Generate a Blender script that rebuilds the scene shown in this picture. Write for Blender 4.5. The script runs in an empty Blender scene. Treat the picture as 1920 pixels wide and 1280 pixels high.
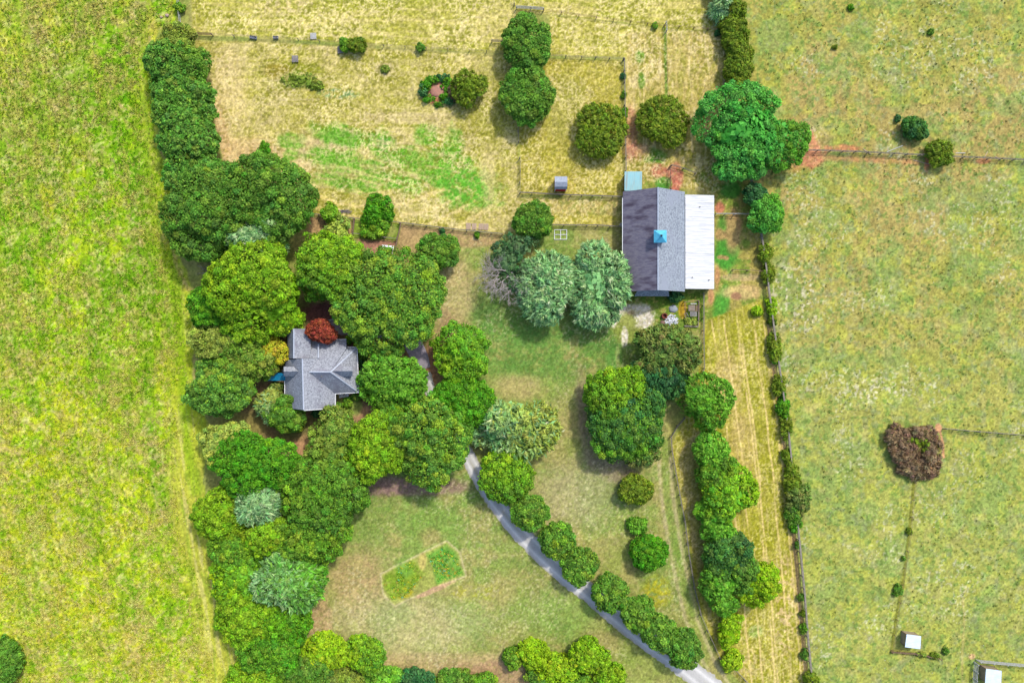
import bpy, math, random
import numpy as np
from mathutils import Vector, noise as mnoise
random.seed(7); RNG = np.random.default_rng(11)

# ------------------------------------------------------------------ camera, sky, sun
H = 150.0                      # flying height of the camera, metres
S = 1.5 * H / 1920             # metres of ground per photo pixel
scene = bpy.context.scene
cam_d = bpy.data.cameras.new("camera"); cam = bpy.data.objects.new("camera", cam_d)
scene.collection.objects.link(cam); scene.camera = cam
cam_d.lens = 24; cam_d.sensor_width = 36; cam_d.clip_end = 3000; cam_d.clip_start = 1
cam.location = (0, 0, H); cam.rotation_euler = (0, 0, 0)
SUN_EL = math.radians(50)
SUN_H = Vector((0.57, 0.82, 0)).normalized()          # horizontal direction towards the sun
sd = Vector((SUN_H.x*math.cos(SUN_EL), SUN_H.y*math.cos(SUN_EL), math.sin(SUN_EL)))
world = bpy.data.worlds.new("World"); scene.world = world; world.use_nodes = True
nt = world.node_tree; sky = nt.nodes.new("ShaderNodeTexSky"); sky.sky_type = 'NISHITA'
sky.sun_disc = False; sky.sun_elevation = SUN_EL; sky.sun_rotation = math.atan2(SUN_H.x, SUN_H.y)
sky.air_density = 1.0; sky.dust_density = 2.5
nt.links.new(sky.outputs[0], nt.nodes["Background"].inputs[0]); nt.nodes["Background"].inputs[1].default_value = 0.15
sun_d = bpy.data.lights.new("sun", 'SUN'); sun = bpy.data.objects.new("sun", sun_d)
scene.collection.objects.link(sun)
sun_d.energy = 2.0; sun_d.angle = math.radians(4.0); sun_d.color = (1.0, 0.95, 0.86)
sun.rotation_euler = sd.to_track_quat('Z', 'Y').to_euler()
sun.location = (60, 100, 140)
scene.view_settings.view_transform = 'Standard'; scene.view_settings.look = 'None'
scene.view_settings.exposure = 0.92; scene.view_settings.gamma = 1
try: scene.cycles.use_denoising = True
except Exception: pass
COL = scene.collection
GAIN = 0.66

# ------------------------------------------------------------------ helpers
def lin(c, g=GAIN):
    out = []
    for v in c:
        v = v/255.0
        out.append((v/12.92 if v <= .04045 else ((v+.055)/1.055)**2.4)*g)
    return tuple(out)
def nlin(a):
    a = np.clip(a/255.0, 0, 1)
    return np.where(a <= .04045, a/12.92, ((a+.055)/1.055)**2.4)*GAIN
def W(px, py, z=0.0):
    k = (H-z)/H*S
    return Vector(((px-960)*k, (640-py)*k, z))
def tag(o, label=None, cat=None, group=None, kind=None):
    if label: o['label'] = label
    if cat: o['category'] = cat
    if group: o['group'] = group
    if kind: o['kind'] = kind
    return o
def empty(name, loc, label, cat, group=None, rz=0):
    o = bpy.data.objects.new(name, None); COL.objects.link(o); o.location = loc; o.rotation_euler = (0, 0, rz)
    o.empty_display_size = .5
    return tag(o, label, cat, group)
def new_mat(name, base=(.5,.5,.5), rough=.8, spec=.2, metal=0):
    m = bpy.data.materials.new(name); m.use_nodes = True
    b = m.node_tree.nodes["Principled BSDF"]
    b.inputs["Base Color"].default_value = (*base, 1); b.inputs["Roughness"].default_value = rough
    b.inputs["Specular IOR Level"].default_value = spec; b.inputs["Metallic"].default_value = metal
    return m
def noisy_mat(name, c1, c2, scale=1.5, rough=.8, spec=.2, stretch=(1,1,1), detail=6, lo=.35, hi=.65, c3=None, s3=.2, bump=0, metal=0):
    """two colours mixed by a noise; optional third colour in large stains"""
    m = new_mat(name, c1, rough, spec, metal); t = m.node_tree; b = t.nodes["Principled BSDF"]
    tc = t.nodes.new("ShaderNodeTexCoord"); mp = t.nodes.new("ShaderNodeMapping"); mp.inputs["Scale"].default_value = stretch
    t.links.new(tc.outputs["Object"], mp.inputs[0])
    n = t.nodes.new("ShaderNodeTexNoise"); n.inputs["Scale"].default_value = scale; n.inputs["Detail"].default_value = detail
    n.inputs["Roughness"].default_value = .65
    t.links.new(mp.outputs[0], n.inputs["Vector"])
    r = t.nodes.new("ShaderNodeMapRange"); r.inputs[1].default_value = lo; r.inputs[2].default_value = hi
    t.links.new(n.outputs[0], r.inputs[0])
    mx = t.nodes.new("ShaderNodeMix"); mx.data_type = 'RGBA'
    mx.inputs[6].default_value = (*c1, 1); mx.inputs[7].default_value = (*c2, 1)
    t.links.new(r.outputs[0], mx.inputs[0]); out = mx.outputs[2]
    if c3:
        n3 = t.nodes.new("ShaderNodeTexNoise"); n3.inputs["Scale"].default_value = s3; n3.inputs["Detail"].default_value = 4
        t.links.new(mp.outputs[0], n3.inputs["Vector"])
        r3 = t.nodes.new("ShaderNodeMapRange"); r3.inputs[1].default_value = .5; r3.inputs[2].default_value = .68
        t.links.new(n3.outputs[0], r3.inputs[0])
        m3 = t.nodes.new("ShaderNodeMix"); m3.data_type = 'RGBA'; m3.inputs[7].default_value = (*c3, 1)
        t.links.new(out, m3.inputs[6]); t.links.new(r3.outputs[0], m3.inputs[0]); out = m3.outputs[2]
    t.links.new(out, b.inputs["Base Color"])
    if bump:
        bp = t.nodes.new("ShaderNodeBump"); bp.inputs["Strength"].default_value = bump; bp.inputs["Distance"].default_value = .05
        t.links.new(n.outputs[0], bp.inputs["Height"]); t.links.new(bp.outputs[0], b.inputs["Normal"])
    return m
class MB:
    def __init__(s): s.v = []; s.f = []
    def poly(s, pts):
        n = len(s.v); s.v += [tuple(p) for p in pts]; s.f.append(tuple(range(n, n+len(pts)))); return s
    def slab(s, pts, t):
        """a thick panel: polygon and a copy t below it"""
        n = len(s.v); k = len(pts)
        s.v += [tuple(p) for p in pts] + [(p[0], p[1], p[2]-t) for p in pts]
        s.f.append(tuple(range(n, n+k))); s.f.append(tuple(reversed(range(n+k, n+2*k))))
        for i in range(k):
            j = (i+1) % k; s.f.append((n+i, n+k+i, n+k+j, n+j))
        return s
    def box(s, x0, x1, y0, y1, z0, z1):
        return s.slab([(x0,y0,z1),(x1,y0,z1),(x1,y1,z1),(x0,y1,z1)], z1-z0)
    def prism(s, pts2, z0, z1):
        return s.slab([(p[0],p[1],z1) for p in pts2], z1-z0)
    def beam(s, a, b, w, h):
        a = Vector(a); b = Vector(b); d = (b-a)
        if d.length < 1e-5: return s
        d.normalize(); up = Vector((0,0,1)) if abs(d.z) < .9 else Vector((1,0,0))
        sx = d.cross(up).normalized()*w/2; sz = sx.cross(d).normalized()*h/2
        n = len(s.v)
        for p in (a, b):
            for q in (-sx-sz, sx-sz, sx+sz, -sx+sz): s.v.append(tuple(p+q))
        s.f += [(n,n+1,n+2,n+3),(n+7,n+6,n+5,n+4)]
        for i in range(4):
            j = (i+1)%4; s.f.append((n+i, n+4+i, n+4+j, n+j))
        return s
    def cone(s, a, b, r0, r1, k=6, cap=True):
        a = Vector(a); b = Vector(b); d = b-a
        if d.length < 1e-5: return s
        d.normalize(); up = Vector((0,0,1)) if abs(d.z) < .9 else Vector((1,0,0))
        u = d.cross(up).normalized(); w = u.cross(d)
        n = len(s.v)
        for p, r in ((a, r0), (b, r1)):
            for i in range(k):
                an = 2*math.pi*i/k; s.v.append(tuple(p+u*math.cos(an)*r+w*math.sin(an)*r))
        for i in range(k):
            j = (i+1)%k; s.f.append((n+i, n+j, n+k+j, n+k+i))
        if cap: s.f.append(tuple(range(n+k, n+2*k))); s.f.append(tuple(reversed(range(n, n+k))))
        return s
    def ring(s, c, R, r, k=18, m=6):
        n = len(s.v)
        for i in range(k):
            a = 2*math.pi*i/k
            for j in range(m):
                b = 2*math.pi*j/m
                s.v.append((c[0]+(R+r*math.cos(b))*math.cos(a), c[1]+(R+r*math.cos(b))*math.sin(a), c[2]+r*math.sin(b)))
        for i in range(k):
            for j in range(m):
                s.f.append((n+i*m+j, n+((i+1)%k)*m+j, n+((i+1)%k)*m+(j+1)%m, n+i*m+(j+1)%m))
        return s
    def rock(s, c, r, seed, flat=.7):
        import bmesh
        bm = bmesh.new(); bmesh.ops.create_icosphere(bm, subdivisions=2, radius=1)
        n = len(s.v)
        for v in bm.verts:
            f = 1+.35*mnoise.noise(v.co*1.6+Vector((seed, seed*2, 0)))
            s.v.append((c[0]+v.co.x*r*f, c[1]+v.co.y*r*f*.85, c[2]+v.co.z*r*f*flat))
        for f in bm.faces: s.f.append(tuple(n+v.index for v in f.verts))
        bm.free(); return s
def build(name, mb, mat, parent=None, smooth=False, origin=None):
    """origin: world location; vertices are given in world space and parent has no rotation"""
    me = bpy.data.meshes.new(name)
    o0 = origin if origin is not None else (parent.location if parent is not None else Vector((0,0,0)))
    me.from_pydata([(v[0]-o0[0], v[1]-o0[1], v[2]-o0[2]) for v in mb.v], [], mb.f)
    me.materials.append(mat)
    if smooth: me.polygons.foreach_set("use_smooth", [True]*len(me.polygons))
    me.update()
    o = bpy.data.objects.new(name, me); COL.objects.link(o)
    if parent is not None:
        o.parent = parent
        if origin is not None: o.location = Vector(origin)-parent.location
    elif origin is not None: o.location = origin
    return o
def np_mesh(name, verts, faces, cols, mat, parent=None, loc=None, smooth=False):
    """verts (n,3), faces (m,4) or (m,3) int, cols (n,3) linear"""
    me = bpy.data.meshes.new(name); n = len(verts); m, k = faces.shape
    me.vertices.add(n); me.vertices.foreach_set("co", np.ascontiguousarray(verts, dtype=np.float32).ravel())
    me.loops.add(m*k); me.loops.foreach_set("vertex_index", np.ascontiguousarray(faces, dtype=np.int32).ravel())
    me.polygons.add(m); me.polygons.foreach_set("loop_start", np.arange(0, m*k, k, dtype=np.int32))
    try: me.polygons.foreach_set("loop_total", np.full(m, k, dtype=np.int32))
    except Exception: pass
    if smooth: me.polygons.foreach_set("use_smooth", np.ones(m, dtype=bool))
    at = me.color_attributes.new("Col", 'FLOAT_COLOR', 'POINT')
    c4 = np.ones((n, 4), dtype=np.float32); c4[:, :3] = cols
    at.data.foreach_set("color", c4.ravel())
    me.materials.append(mat); me.update(calc_edges=True)
    o = bpy.data.objects.new(name, me); COL.objects.link(o)
    if parent is not None: o.parent = parent
    elif loc is not None: o.location = loc
    return o

# ------------------------------------------------------------------ noise on arrays (photo pixel units = 0.117 m)
_tab = RNG.random((256, 256)).astype(np.float32)
def vnoise(x, y, seed=0):
    x = x+seed*37.17; y = y+seed*91.73
    xi = np.floor(x).astype(np.int64); yi = np.floor(y).astype(np.int64)
    fx = (x-xi); fy = (y-yi); fx = fx*fx*(3-2*fx); fy = fy*fy*(3-2*fy)
    a = _tab[xi & 255, yi & 255]; b = _tab[(xi+1) & 255, yi & 255]
    c = _tab[xi & 255, (yi+1) & 255]; d = _tab[(xi+1) & 255, (yi+1) & 255]
    return (a*(1-fx)+b*fx)*(1-fy)+(c*(1-fx)+d*fx)*fy
def fbm(x, y, scale, seed=0, octv=3, rot=0.0, st=1.0, gain=.55):
    c, s = math.cos(rot), math.sin(rot)
    u = (x*c+y*s)/(scale*st); v = (-x*s+y*c)/scale
    t = 0; amp = 1; tot = 0
    for i in range(octv):
        t = t+amp*vnoise(u, v, seed+i*5); tot += amp; amp *= gain; u = u*2.03+11.3; v = v*2.03+7.7
    return t/tot
def sstep(a, b, x):
    t = np.clip((x-a)/(b-a), 0, 1); return t*t*(3-2*t)
def poly_sd(x, y, pts):
    """signed distance to polygon, negative inside"""
    d = np.full(x.shape, 1e9, dtype=np.float32); inside = np.zeros(x.shape, dtype=bool)
    n = len(pts)
    for i in range(n):
        x0, y0 = pts[i]; x1, y1 = pts[(i+1) % n]
        ex, ey = x1-x0, y1-y0; L = ex*ex+ey*ey+1e-9
        t = np.clip(((x-x0)*ex+(y-y0)*ey)/L, 0, 1)
        d = np.minimum(d, (x-x0-t*ex)**2+(y-y0-t*ey)**2)
        c = ((y0 > y) != (y1 > y))
        if y0 != y1: inside ^= c & (x < (x1-x0)*(y-y0)/(y1-y0)+x0)
    d = np.sqrt(d); return np.where(inside, -d, d)
def line_d(x, y, pts):
    d = np.full(x.shape, 1e9, dtype=np.float32)
    for i in range(len(pts)-1):
        x0, y0 = pts[i]; x1, y1 = pts[i+1]
        ex, ey = x1-x0, y1-y0; L = ex*ex+ey*ey+1e-9
        t = np.clip(((x-x0)*ex+(y-y0)*ey)/L, 0, 1)
        d = np.minimum(d, (x-x0-t*ex)**2+(y-y0-t*ey)**2)
    return np.sqrt(d)

# ------------------------------------------------------------------ the layout, in photo pixels at ground level
MEADOW = [(-9000,-9000),(330,-9000),(332,0),(325,52),(300,62),(285,100),(292,200),(300,290),(322,340),(322,440),(345,500),(368,560),(362,650),(362,740),(388,800),(380,900),(390,1000),(420,1060),(440,1200),(465,1290),(560,9000),(-9000,9000)]
FENCE_E = [(1402,325),(1420,420),(1428,470),(1442,580),(1453,660),(1463,730),(1474,810),(1481,880),(1486,940),(1494,1010),(1503,1100),(1510,1190),(1519,1285)]
DRIVE = [(868,836),(884,868),(906,908),(936,950),(970,992),(1012,1035),(1060,1078),(1105,1112),(1150,1150),(1200,1190),(1250,1226),(1300,1262),(1360,1312),(1430,1375)]
DRIVE_W = [27,28,29,31,33,35,36,36,36,37,38,41,45,48]
DRIVE_N = [(772,640),(783,665),(797,700),(806,730),(826,770),(850,806),(868,836)]

# ------------------------------------------------------------------ ground sheet
def ground():
    step = 1.6
    def axis(a, b):
        core = np.arange(a, b+.1, step); ext = []; d = step; v = b
        while v < 9500: d *= 1.35; v += d; ext.append(v)
        d = step; v = a; pre = []
        while v > -8500: d *= 1.35; v -= d; pre.append(v)
        return np.array(pre[::-1]+list(core)+ext, dtype=np.float64)
    ax = axis(-110, 2030); ay = axis(-110, 1390)
    X, Y = np.meshgrid(ax, ay)
    nx, ny = len(ax), len(ay)
    C = np.zeros(X.shape+(3,), dtype=np.float32); Z = np.zeros(X.shape, dtype=np.float32)
    def paint(col, m):
        nonlocal C
        C = C*(1-m[..., None])+np.array(col, dtype=np.float32)*m[..., None]
    def colmix(a, b, t): return np.array(a, dtype=np.float32)*(1-t[..., None])+np.array(b, dtype=np.float32)*t[..., None]
    wob = (fbm(X, Y, 26, 3, 3)-.5)*26; wob2 = (fbm(X, Y, 9, 5, 3)-.5)*14
    def reg(pts, soft=6, w=.6): return sstep(soft, -soft, poly_sd(X, Y, pts)+wob*w)
    def blob(cx, cy, rx, ry, soft=.5, w=.02, rot=0):
        c, s = math.cos(rot), math.sin(rot)
        dx, dy = X-cx, Y-cy
        d = np.sqrt(((dx*c+dy*s)/rx)**2+((-dx*s+dy*c)/ry)**2)+(wob*.6+wob2)*w
        return sstep(1+soft/2, 1-soft/2, d)
    nb = fbm(X, Y, 130, 1, 3); nm = fbm(X, Y, 34, 2, 3); nf = fbm(X, Y, 7, 4, 3); ng = fbm(X, Y, 3.2, 6, 2)
    rid = 1-2*np.abs(fbm(X, Y, 15, 8, 3)-.5); rid2 = 1-2*np.abs(fbm(X, Y, 9, 9, 3)-.5)
    # ---- east pasture is the base everywhere
    base = colmix((174,166,84), (158,158,74), sstep(.3, .7, nm))
    base = base*(1-.0)+0
    C[:] = base
    low = sstep(350, 1000, Y+ (nb-.5)*500)
    paint((164,174,86), low*.6); 
    paint((178,156,96), sstep(.46,.64,nb)*(1-low)*.75)
    paint((132,160,88), sstep(.52,.66,fbm(X,Y,60,12,3))*.5)
    paint((180,184,74), sstep(.52,.68,fbm(X,Y,20,13,3))*.5)
    paint((122,152,80), sstep(.54,.66,fbm(X,Y,12,32,3))*.4)
    paint((106,138,62), sstep(.60,.72,fbm(X,Y,8,14,3))*.6)
    paint((150,158,112), sstep(.62,.74,fbm(X,Y,13,31,3))*.5)
    paint((188,176,116), sstep(.58,.75,fbm(X,Y,17,15,3))*.35)
    paint((222,216,190), sstep(.64,.74,fbm(X,Y,4.5,16,2))*sstep(.55,.68,fbm(X,Y,75,17,2))*.5)
    paint((214,204,170), sstep(.60,.72,fbm(X,Y,5,18,2))*blob(1490,560,60,70,.9)*.8)
    paint((216,208,176), sstep(.56,.70,fbm(X,Y,5,19,2))*blob(1650,735,75,22,.9)*.8)
    Z += (fbm(X,Y,8,14,3)-.5)*.18
    # ---- everything west of the long fence
    west = [(-9000,-9000),(1345,-9000),(1348,0),(1362,90),(1385,170),(1400,260)]+FENCE_E+[(1560,9000),(-9000,9000)]
    wm = sstep(1.5, -1.5, poly_sd(X, Y, west))
    lawn = colmix((166,160,92), (146,156,76), sstep(.35,.65,nm))
    C = C*(1-wm[...,None])+lawn*wm[...,None]
    Z *= (1-wm)
    # lawn patches
    green = sstep(.42,.66, fbm(X,Y,85,21,4)*.75+nf*.25)
    lawnp = [(780,440),(1168,430),(1200,560),(1320,610),(1300,700),(1250,780),(1260,900),(1330,1290),(560,1290),(600,1000),(680,880),(800,700),(800,500)]
    lm = reg(lawnp, 8, .3)
    paint((114,148,62), green*lm*.75)
    paint((190,178,118), sstep(.55,.75, fbm(X,Y,6,22,3))*lm*.35)
    paint((206,196,148), sstep(.60,.74, fbm(X,Y,3.4,23,2))*lm*.25)
    paint((96,142,60), blob(1010,650,165,62,.9)*.8*sstep(.25,.6,nf*.5+nm*.5)); paint((104,148,66), blob(990,620,110,30,.9)*.45)
    paint((92,134,62), blob(1150,630,50,30,.8)*.7); paint((84,132,60), blob(915,590,40,30,.8)*.45)
    paint((92,148,62), blob(1150,670,16,22,.7)*.7)
    paint((190,170,118), blob(850,560,38,85,.7)*.8); paint((180,150,112), blob(838,640,22,60,.7)*.7)
    paint((188,170,112), blob(970,725,48,24,.9)*.75); paint((182,168,108), blob(1075,770,44,50,.9)*.45)
    paint((152,132,112), blob(1152,880,55,24,.7,rot=.5)*.8); paint((166,142,116), blob(1098,790,14,90,.8,rot=-.12)*.7)
    paint((176,168,124), blob(1080,930,75,60,.9)*.6)
    paint((124,160,70), blob(850,980,130,110,.9)*.6*sstep(.3,.6,nm)); paint((122,166,66), blob(780,980,30,24,.9)*.4)
    paint((152,122,110), blob(790,912,95,18,.6)*.85); paint((146,118,110), blob(720,910,60,18,.6)*.8)
    paint((200,160,120), blob(675,1085,60,60,.8)*.55); paint((196,156,116), blob(600,1175,22,70,.6)*.75); paint((188,160,116), blob(800,1240,220,18,.7)*.6)
    paint((200,190,140), blob(760,1170,150,55,.9)*.5); paint((120,164,70), blob(1040,1150,85,45,.9)*.45)
    paint((190,186,56), blob(885,1110,45,16,.9)*.5*sstep(.4,.6,nf)); paint((186,176,40), blob(1232,1110,26,30,.8)*.75*sstep(.3,.55,nf))
    paint((174,138,106), blob(1010,1262,180,26,.5)*.75)
    paint((136,160,66), blob(1180,1252,80,32,.8)*.5)
    # dirt and mulch round the house
    mul = reg([(400,470),(430,490),(560,590),(570,560),(700,600),(760,620),(805,640),(830,700),(850,800),(800,830),(700,780),(640,860),(560,870),(470,850),(440,760),(400,740),(430,560),(390,540)], 8, .5)
    paint((138,110,84), mul*.85); paint((116,124,62), mul*sstep(.42,.6,nm)*.6)
    paint((190,158,112), blob(545,850,40,22,.7,rot=-.3)*.9); paint((196,150,110), blob(570,845,22,28,.7)*.8); paint((192,150,112), blob(672,775,40,12,.7,rot=-.4)*.9)
    paint((150,140,78), blob(450,800,60,30,.8)*.8)
    paint((116,76,72), blob(612,588,42,22,.5)*.9); paint((128,160,70), blob(655,762,26,18,.6)*.75)
    paint((184,148,106), blob(820,690,20,60,.6)*.8); paint((168,120,92), blob(808,680,12,45,.6)*.7)
    paint((198,150,116), blob(838,800,16,36,.6)*.5)
    # ---- garden enclosure and dirt south of the hay field
    paint((190,152,110), reg([(578,404),(665,412),(660,460),(600,450),(575,440)],4,.3)*.85)
    paint((184,150,108), reg([(750,420),(945,440),(930,460),(800,470),(765,490),(742,470)],5,.4)*.8)
    paint((126,156,52), reg([(664,412),(752,420),(745,455),(660,446)],3,.3)*.8); paint((160,160,90), blob(730,432,14,12,.6)*.7)
    paint((176,118,108), reg([(672,448),(745,450),(742,480),(690,480)],4,.3)*.8)
    # ---- hay field
    hayp = [(365,78),(480,78),(640,88),(800,98),(950,104),(972,225),(975,365),(972,440),(850,430),(750,418),(580,404),(560,350),(420,300),(395,200)]
    hm = reg(hayp, 3, .2)
    hay = colmix((194,180,104), (162,156,62), sstep(.35,.6, fbm(X,Y,55,41,3)))
    C = C*(1-hm[...,None])+hay*hm[...,None]
    paint((220,202,140), hm*sstep(.84,.94,rid2)*.6); paint((144,142,52), hm*sstep(.52,.66,fbm(X,Y,7,43,3))*.62)
    paint((216,190,134), hm*blob(430,170,30,90,.9)*.55); paint((220,184,128), hm*blob(400,235,24,90,.6,rot=-.25)*.85); paint((214,178,126), hm*blob(470,285,70,26,.8)*.7)
    paint((206,176,138), hm*blob(600,285,70,35,.9)*.6); paint((206,182,140), hm*blob(760,220,90,10,.8)*.5)
    row = fbm(X,Y,5.5,45,2,rot=.22,st=9)
    gpat = [(640,255,55,20,.25),(630,300,60,22,.25),(655,345,60,14,.2),(715,270,26,22,0),(760,300,50,22,.25),(740,340,60,18,.3),(800,255,26,18,0),(850,270,20,28,0),(825,305,30,26,0),(868,345,60,36,.25),(880,372,48,20,.1),(545,265,26,14,0),(545,290,14,12,0),(495,285,9,14,0),(860,310,30,20,.2),(810,330,30,14,.3),(700,310,24,10,.2)]
    GP = np.zeros(X.shape, dtype=np.float32)
    for i,(a,b,c,d,r) in enumerate(gpat):
        gk = hm*blob(a,b,c*1.05,d*1.1,.7,.04,r)*(.65+.35*sstep(.38,.55,nf)); GP = np.maximum(GP, gk)
    paint((98,160,40), GP*.95)
    paint((90,160,52), hm*blob(868,350,52,28,.7,.03,.3)*sstep(.35,.6,nf)*.8); paint((86,156,60), hm*blob(718,270,14,12,.6)*.7)
    paint((214,192,130), hm*sstep(.56,.66,row)*blob(700,300,190,85,.7)*.5)
    arcs = np.sqrt((X-700)**2+((Y-140)*1.1)**2)
    paint((228,202,132), hm*sstep(.45,.95,np.sin(arcs/4.2+wob*.12))*blob(750,385,200,40,.7)*.65)
    mow = fbm(X,Y+.06*X+26*np.sin(X/300),4.2,46,2,st=26)
    MOW = hm*.8*sstep(.54,.63,mow)*(.3+.7*sstep(.4,.6,fbm(X,Y,70,47,2)))
    paint((104,146,100), hm*blob(632,176,32,9,.6,.04,.05)*sstep(.35,.55,nf)*.75); paint((148,156,110), hm*blob(540,150,40,16,.9)*.3)
    paint((132,136,40), hm*blob(552,142,66,24,.4,.03,.08)*.9); paint((100,132,30), hm*blob(556,150,34,14,.6,.03,.1)*.8); paint((150,128,50), hm*blob(520,135,26,16,.6)*.6)
    paint((160,146,120), hm*blob(720,130,16,12,.7)*.6); paint((160,160,70), hm*blob(925,170,35,80,.9)*.5)
    paint((190,110,92), blob(818,172,16,22,.45,.03,.5)*.9); paint((150,124,110), blob(845,178,16,22,.7)*.7)
    paint((206,188,128), blob(915,330,14,55,.6)*.6)
    # ---- north field
    nfm = reg([(345,-9000),(1345,-9000),(1350,60),(1245,52),(1150,40),(1020,26),(968,24),(950,100),(800,92),(640,80),(480,70),(360,66)], 2, .15)
    nfc = colmix((176,170,74), (162,162,58), sstep(.35,.65,fbm(X,Y,60,51,3,st=3)))
    C = C*(1-nfm[...,None])+nfc*nfm[...,None]
    paint((222,206,134), nfm*sstep(.80,.94,rid)*sstep(.4,.6,nb+.08)*.7); paint((142,144,52), nfm*sstep(.55,.68,fbm(X,Y,6,52,3,st=2))*.6)
    paint((216,198,124), nfm*sstep(.55,.66,fbm(X,Y,5,53,2,rot=.04,st=14))*.6); paint((214,198,120), nfm*blob(930,40,40,45,.8)*.5)
    paint((206,186,128), nfm*blob(540,12,50,14,.8)*sstep(.45,.6,nf)*.8)
    lp = np.abs(np.sqrt(((X-890)/26)**2+((Y-52)/20)**2)-1)
    paint((226,208,146), nfm*sstep(.16,.04,lp+wob2*.008)*.7)
    # strip between the two northern fences
    sm = reg([(1032,30),(1150,42),(1245,54),(1350,60),(1358,100),(1168,108),(1032,104)],3,.15)
    paint((184,176,80), sm); paint((222,204,136), sm*sstep(.8,.93,rid2)*.6); paint((150,150,52), sm*sstep(.52,.64,fbm(X,Y,6,54,3,st=5))*.6)
    # ---- paddocks
    p1 = reg([(972,110),(1168,114),(1170,368),(975,364)],3,.1); paint((168,158,60), p1)
    paint((216,198,120), p1*sstep(.80,.94,rid2)*.55); paint((140,138,44), p1*sstep(.52,.66,fbm(X,Y,6,55,3))*.55); paint((150,156,92), p1*blob(1060,200,40,60,.9)*.3)
    p3 = reg([(975,370),(1166,374),(1166,425),(975,420)],3,.1); paint((190,172,98), p3); paint((132,140,60), p3*sstep(.50,.60,fbm(X,Y,5,56,2))*.65); paint((180,170,66), p3*blob(1080,412,110,10,.6)*.7)
    p2 = reg([(1174,62),(1355,60),(1385,170),(1400,330),(1340,365),(1172,330)],3,.1); paint((190,172,98), p2)
    paint((150,148,58), p2*sstep(.48,.60,fbm(X,Y,5,57,3,rot=1.57,st=3.5))*.68); paint((230,208,150), p2*sstep(.62,.74,fbm(X,Y,5,58,2,rot=1.57,st=6))*.7)
    paint((100,134,46), sstep(4,1,line_d(X,Y,[(1247,55),(1248,120),(1250,190)])+wob2*.2)*.85)
    for a,b,c,d in [(1200,105,9,12),(1203,150,7,16),(1225,292,26,14),(1230,300,14,14)]: paint((92,144,48), blob(a,b,c,d,.6,.03)*.75)
    paint((196,132,102), p2*blob(1183,250,12,50,.6)*.7); paint((192,128,104), blob(1195,285,24,16,.7)*.6); paint((206,128,98), blob(1225,318,22,12,.7)*.6)
    # ---- barn yard to the east and north
    by = reg([(1200,305),(1400,330),(1430,470),(1445,560),(1340,640),(1180,560),(1340,550),(1340,360),(1205,350)],5,.3)
    paint((170,156,78), by*.85); paint((112,144,52), by*sstep(.45,.62,fbm(X,Y,18,61,3))*.7)
    paint((214,190,128), by*sstep(.62,.74,fbm(X,Y,5,62,3))*.55)
    for a,b,c,d in [(1268,330,12,28),(1350,390,9,10),(1262,330,14,28),(1236,320,14,12)]: paint((196,116,96), blob(a,b,c,d,.6,.03)*.8)
    for a,b,c,d in [(1365,455,22,50),(1358,478,18,26),(1350,585,12,42),(1244,345,14,12),(1370,355,18,16),(1360,560,10,30)]: paint((80,150,54), blob(a,b,c,d,.6,.03)*.85)
    for a,b,c,d in [(1375,430,16,40),(1350,440,10,12),(1352,482,7,4),(1362,484,5,4),(1345,520,6,22),(1333,555,6,16)]: paint((204,144,106), blob(a,b,c,d,.7,.03)*.7)
    paint((214,180,124), blob(1390,548,40,14,.7)*.75); paint((150,108,84), blob(1380,555,10,7,.6)*.8); paint((206,174,140), blob(1388,520,40,7,.6)*.5)
    # ---- south side of the barn
    sb = reg([(1170,550),(1320,545),(1320,615),(1250,618),(1200,600),(1165,570)],4,.3); paint((104,136,48), sb*.9); paint((186,170,92), sb*sstep(.52,.66,fbm(X,Y,6,63,3))*.7); paint((196,150,48), blob(1280,580,9,18,.6,.03)*.8)
    gr = sstep(6,-3,np.abs(np.sqrt((X-1187)**2+((Y-612)*1.05)**2)-38)-5+wob*.25)*(Y<612)*(X<1222); gr = np.maximum(gr, blob(1208,592,20,24,.5,.04))
    gr = np.maximum(gr, blob(1171,633,6,20,.5,.03)); gr = np.maximum(gr, blob(1150,600,8,14,.5,.03))
    paint((148,156,72), blob(1183,606,38,40,.4)*.8); paint((214,202,172), blob(1190,590,36,22,.5,.03)*.55); paint((226,216,196), gr*(.75+.25*sstep(.35,.55,nf))); paint((150,160,74), blob(1178,602,16,12,.6,.04)*.75); paint((242,236,224), gr*sstep(.55,.68,fbm(X,Y,3.4,64,2))*.9)
    paint((206,176,140), blob(1184,586,7,4,.5)*.8); paint((186,182,118), blob(1158,668,4,22,.6)*.5)
    # ---- mown strip between tree belt and fence, with mower lines running along the fence
    st = reg([(1325,600),(1430,560)]+[(a-5,b) for a,b in FENCE_E[4:]]+[(1515,1290),(1400,1290),(1350,1240),(1310,1130),(1290,1000),(1258,840),(1285,780),(1310,700)],3,.2)
    xs = np.interp(Y, [p[1] for p in FENCE_E], [p[0] for p in FENCE_E]); du = xs-X+(fbm(X,Y,60,70,2)-.5)*5
    stc = colmix((156,154,44), (168,162,60), sstep(.35,.65,nm)); C = C*(1-st[...,None])+stc*st[...,None]
    paint((206,186,118), st*sstep(.54,.68,fbm(du*2.2,Y*.16,7,71,3))*.5); paint((140,146,40), st*sstep(.56,.68,fbm(du*2,Y*.2,6,72,3))*.5)
    LN = np.zeros(X.shape, dtype=np.float32)
    for off in (14,33,59,64,88,110):
        dd = np.abs(du-off); k = sstep(.35,.5,fbm(X,Y,40,73+off,2))
        LN = LN+st*sstep(2.4,.8,dd)*(.4+.6*k)*(Y>600)
    paint((206,176,120), st*blob(1365,720,26,60,.7)*.65); paint((202,170,116), st*blob(1392,850,26,80,.7)*.5)
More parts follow.
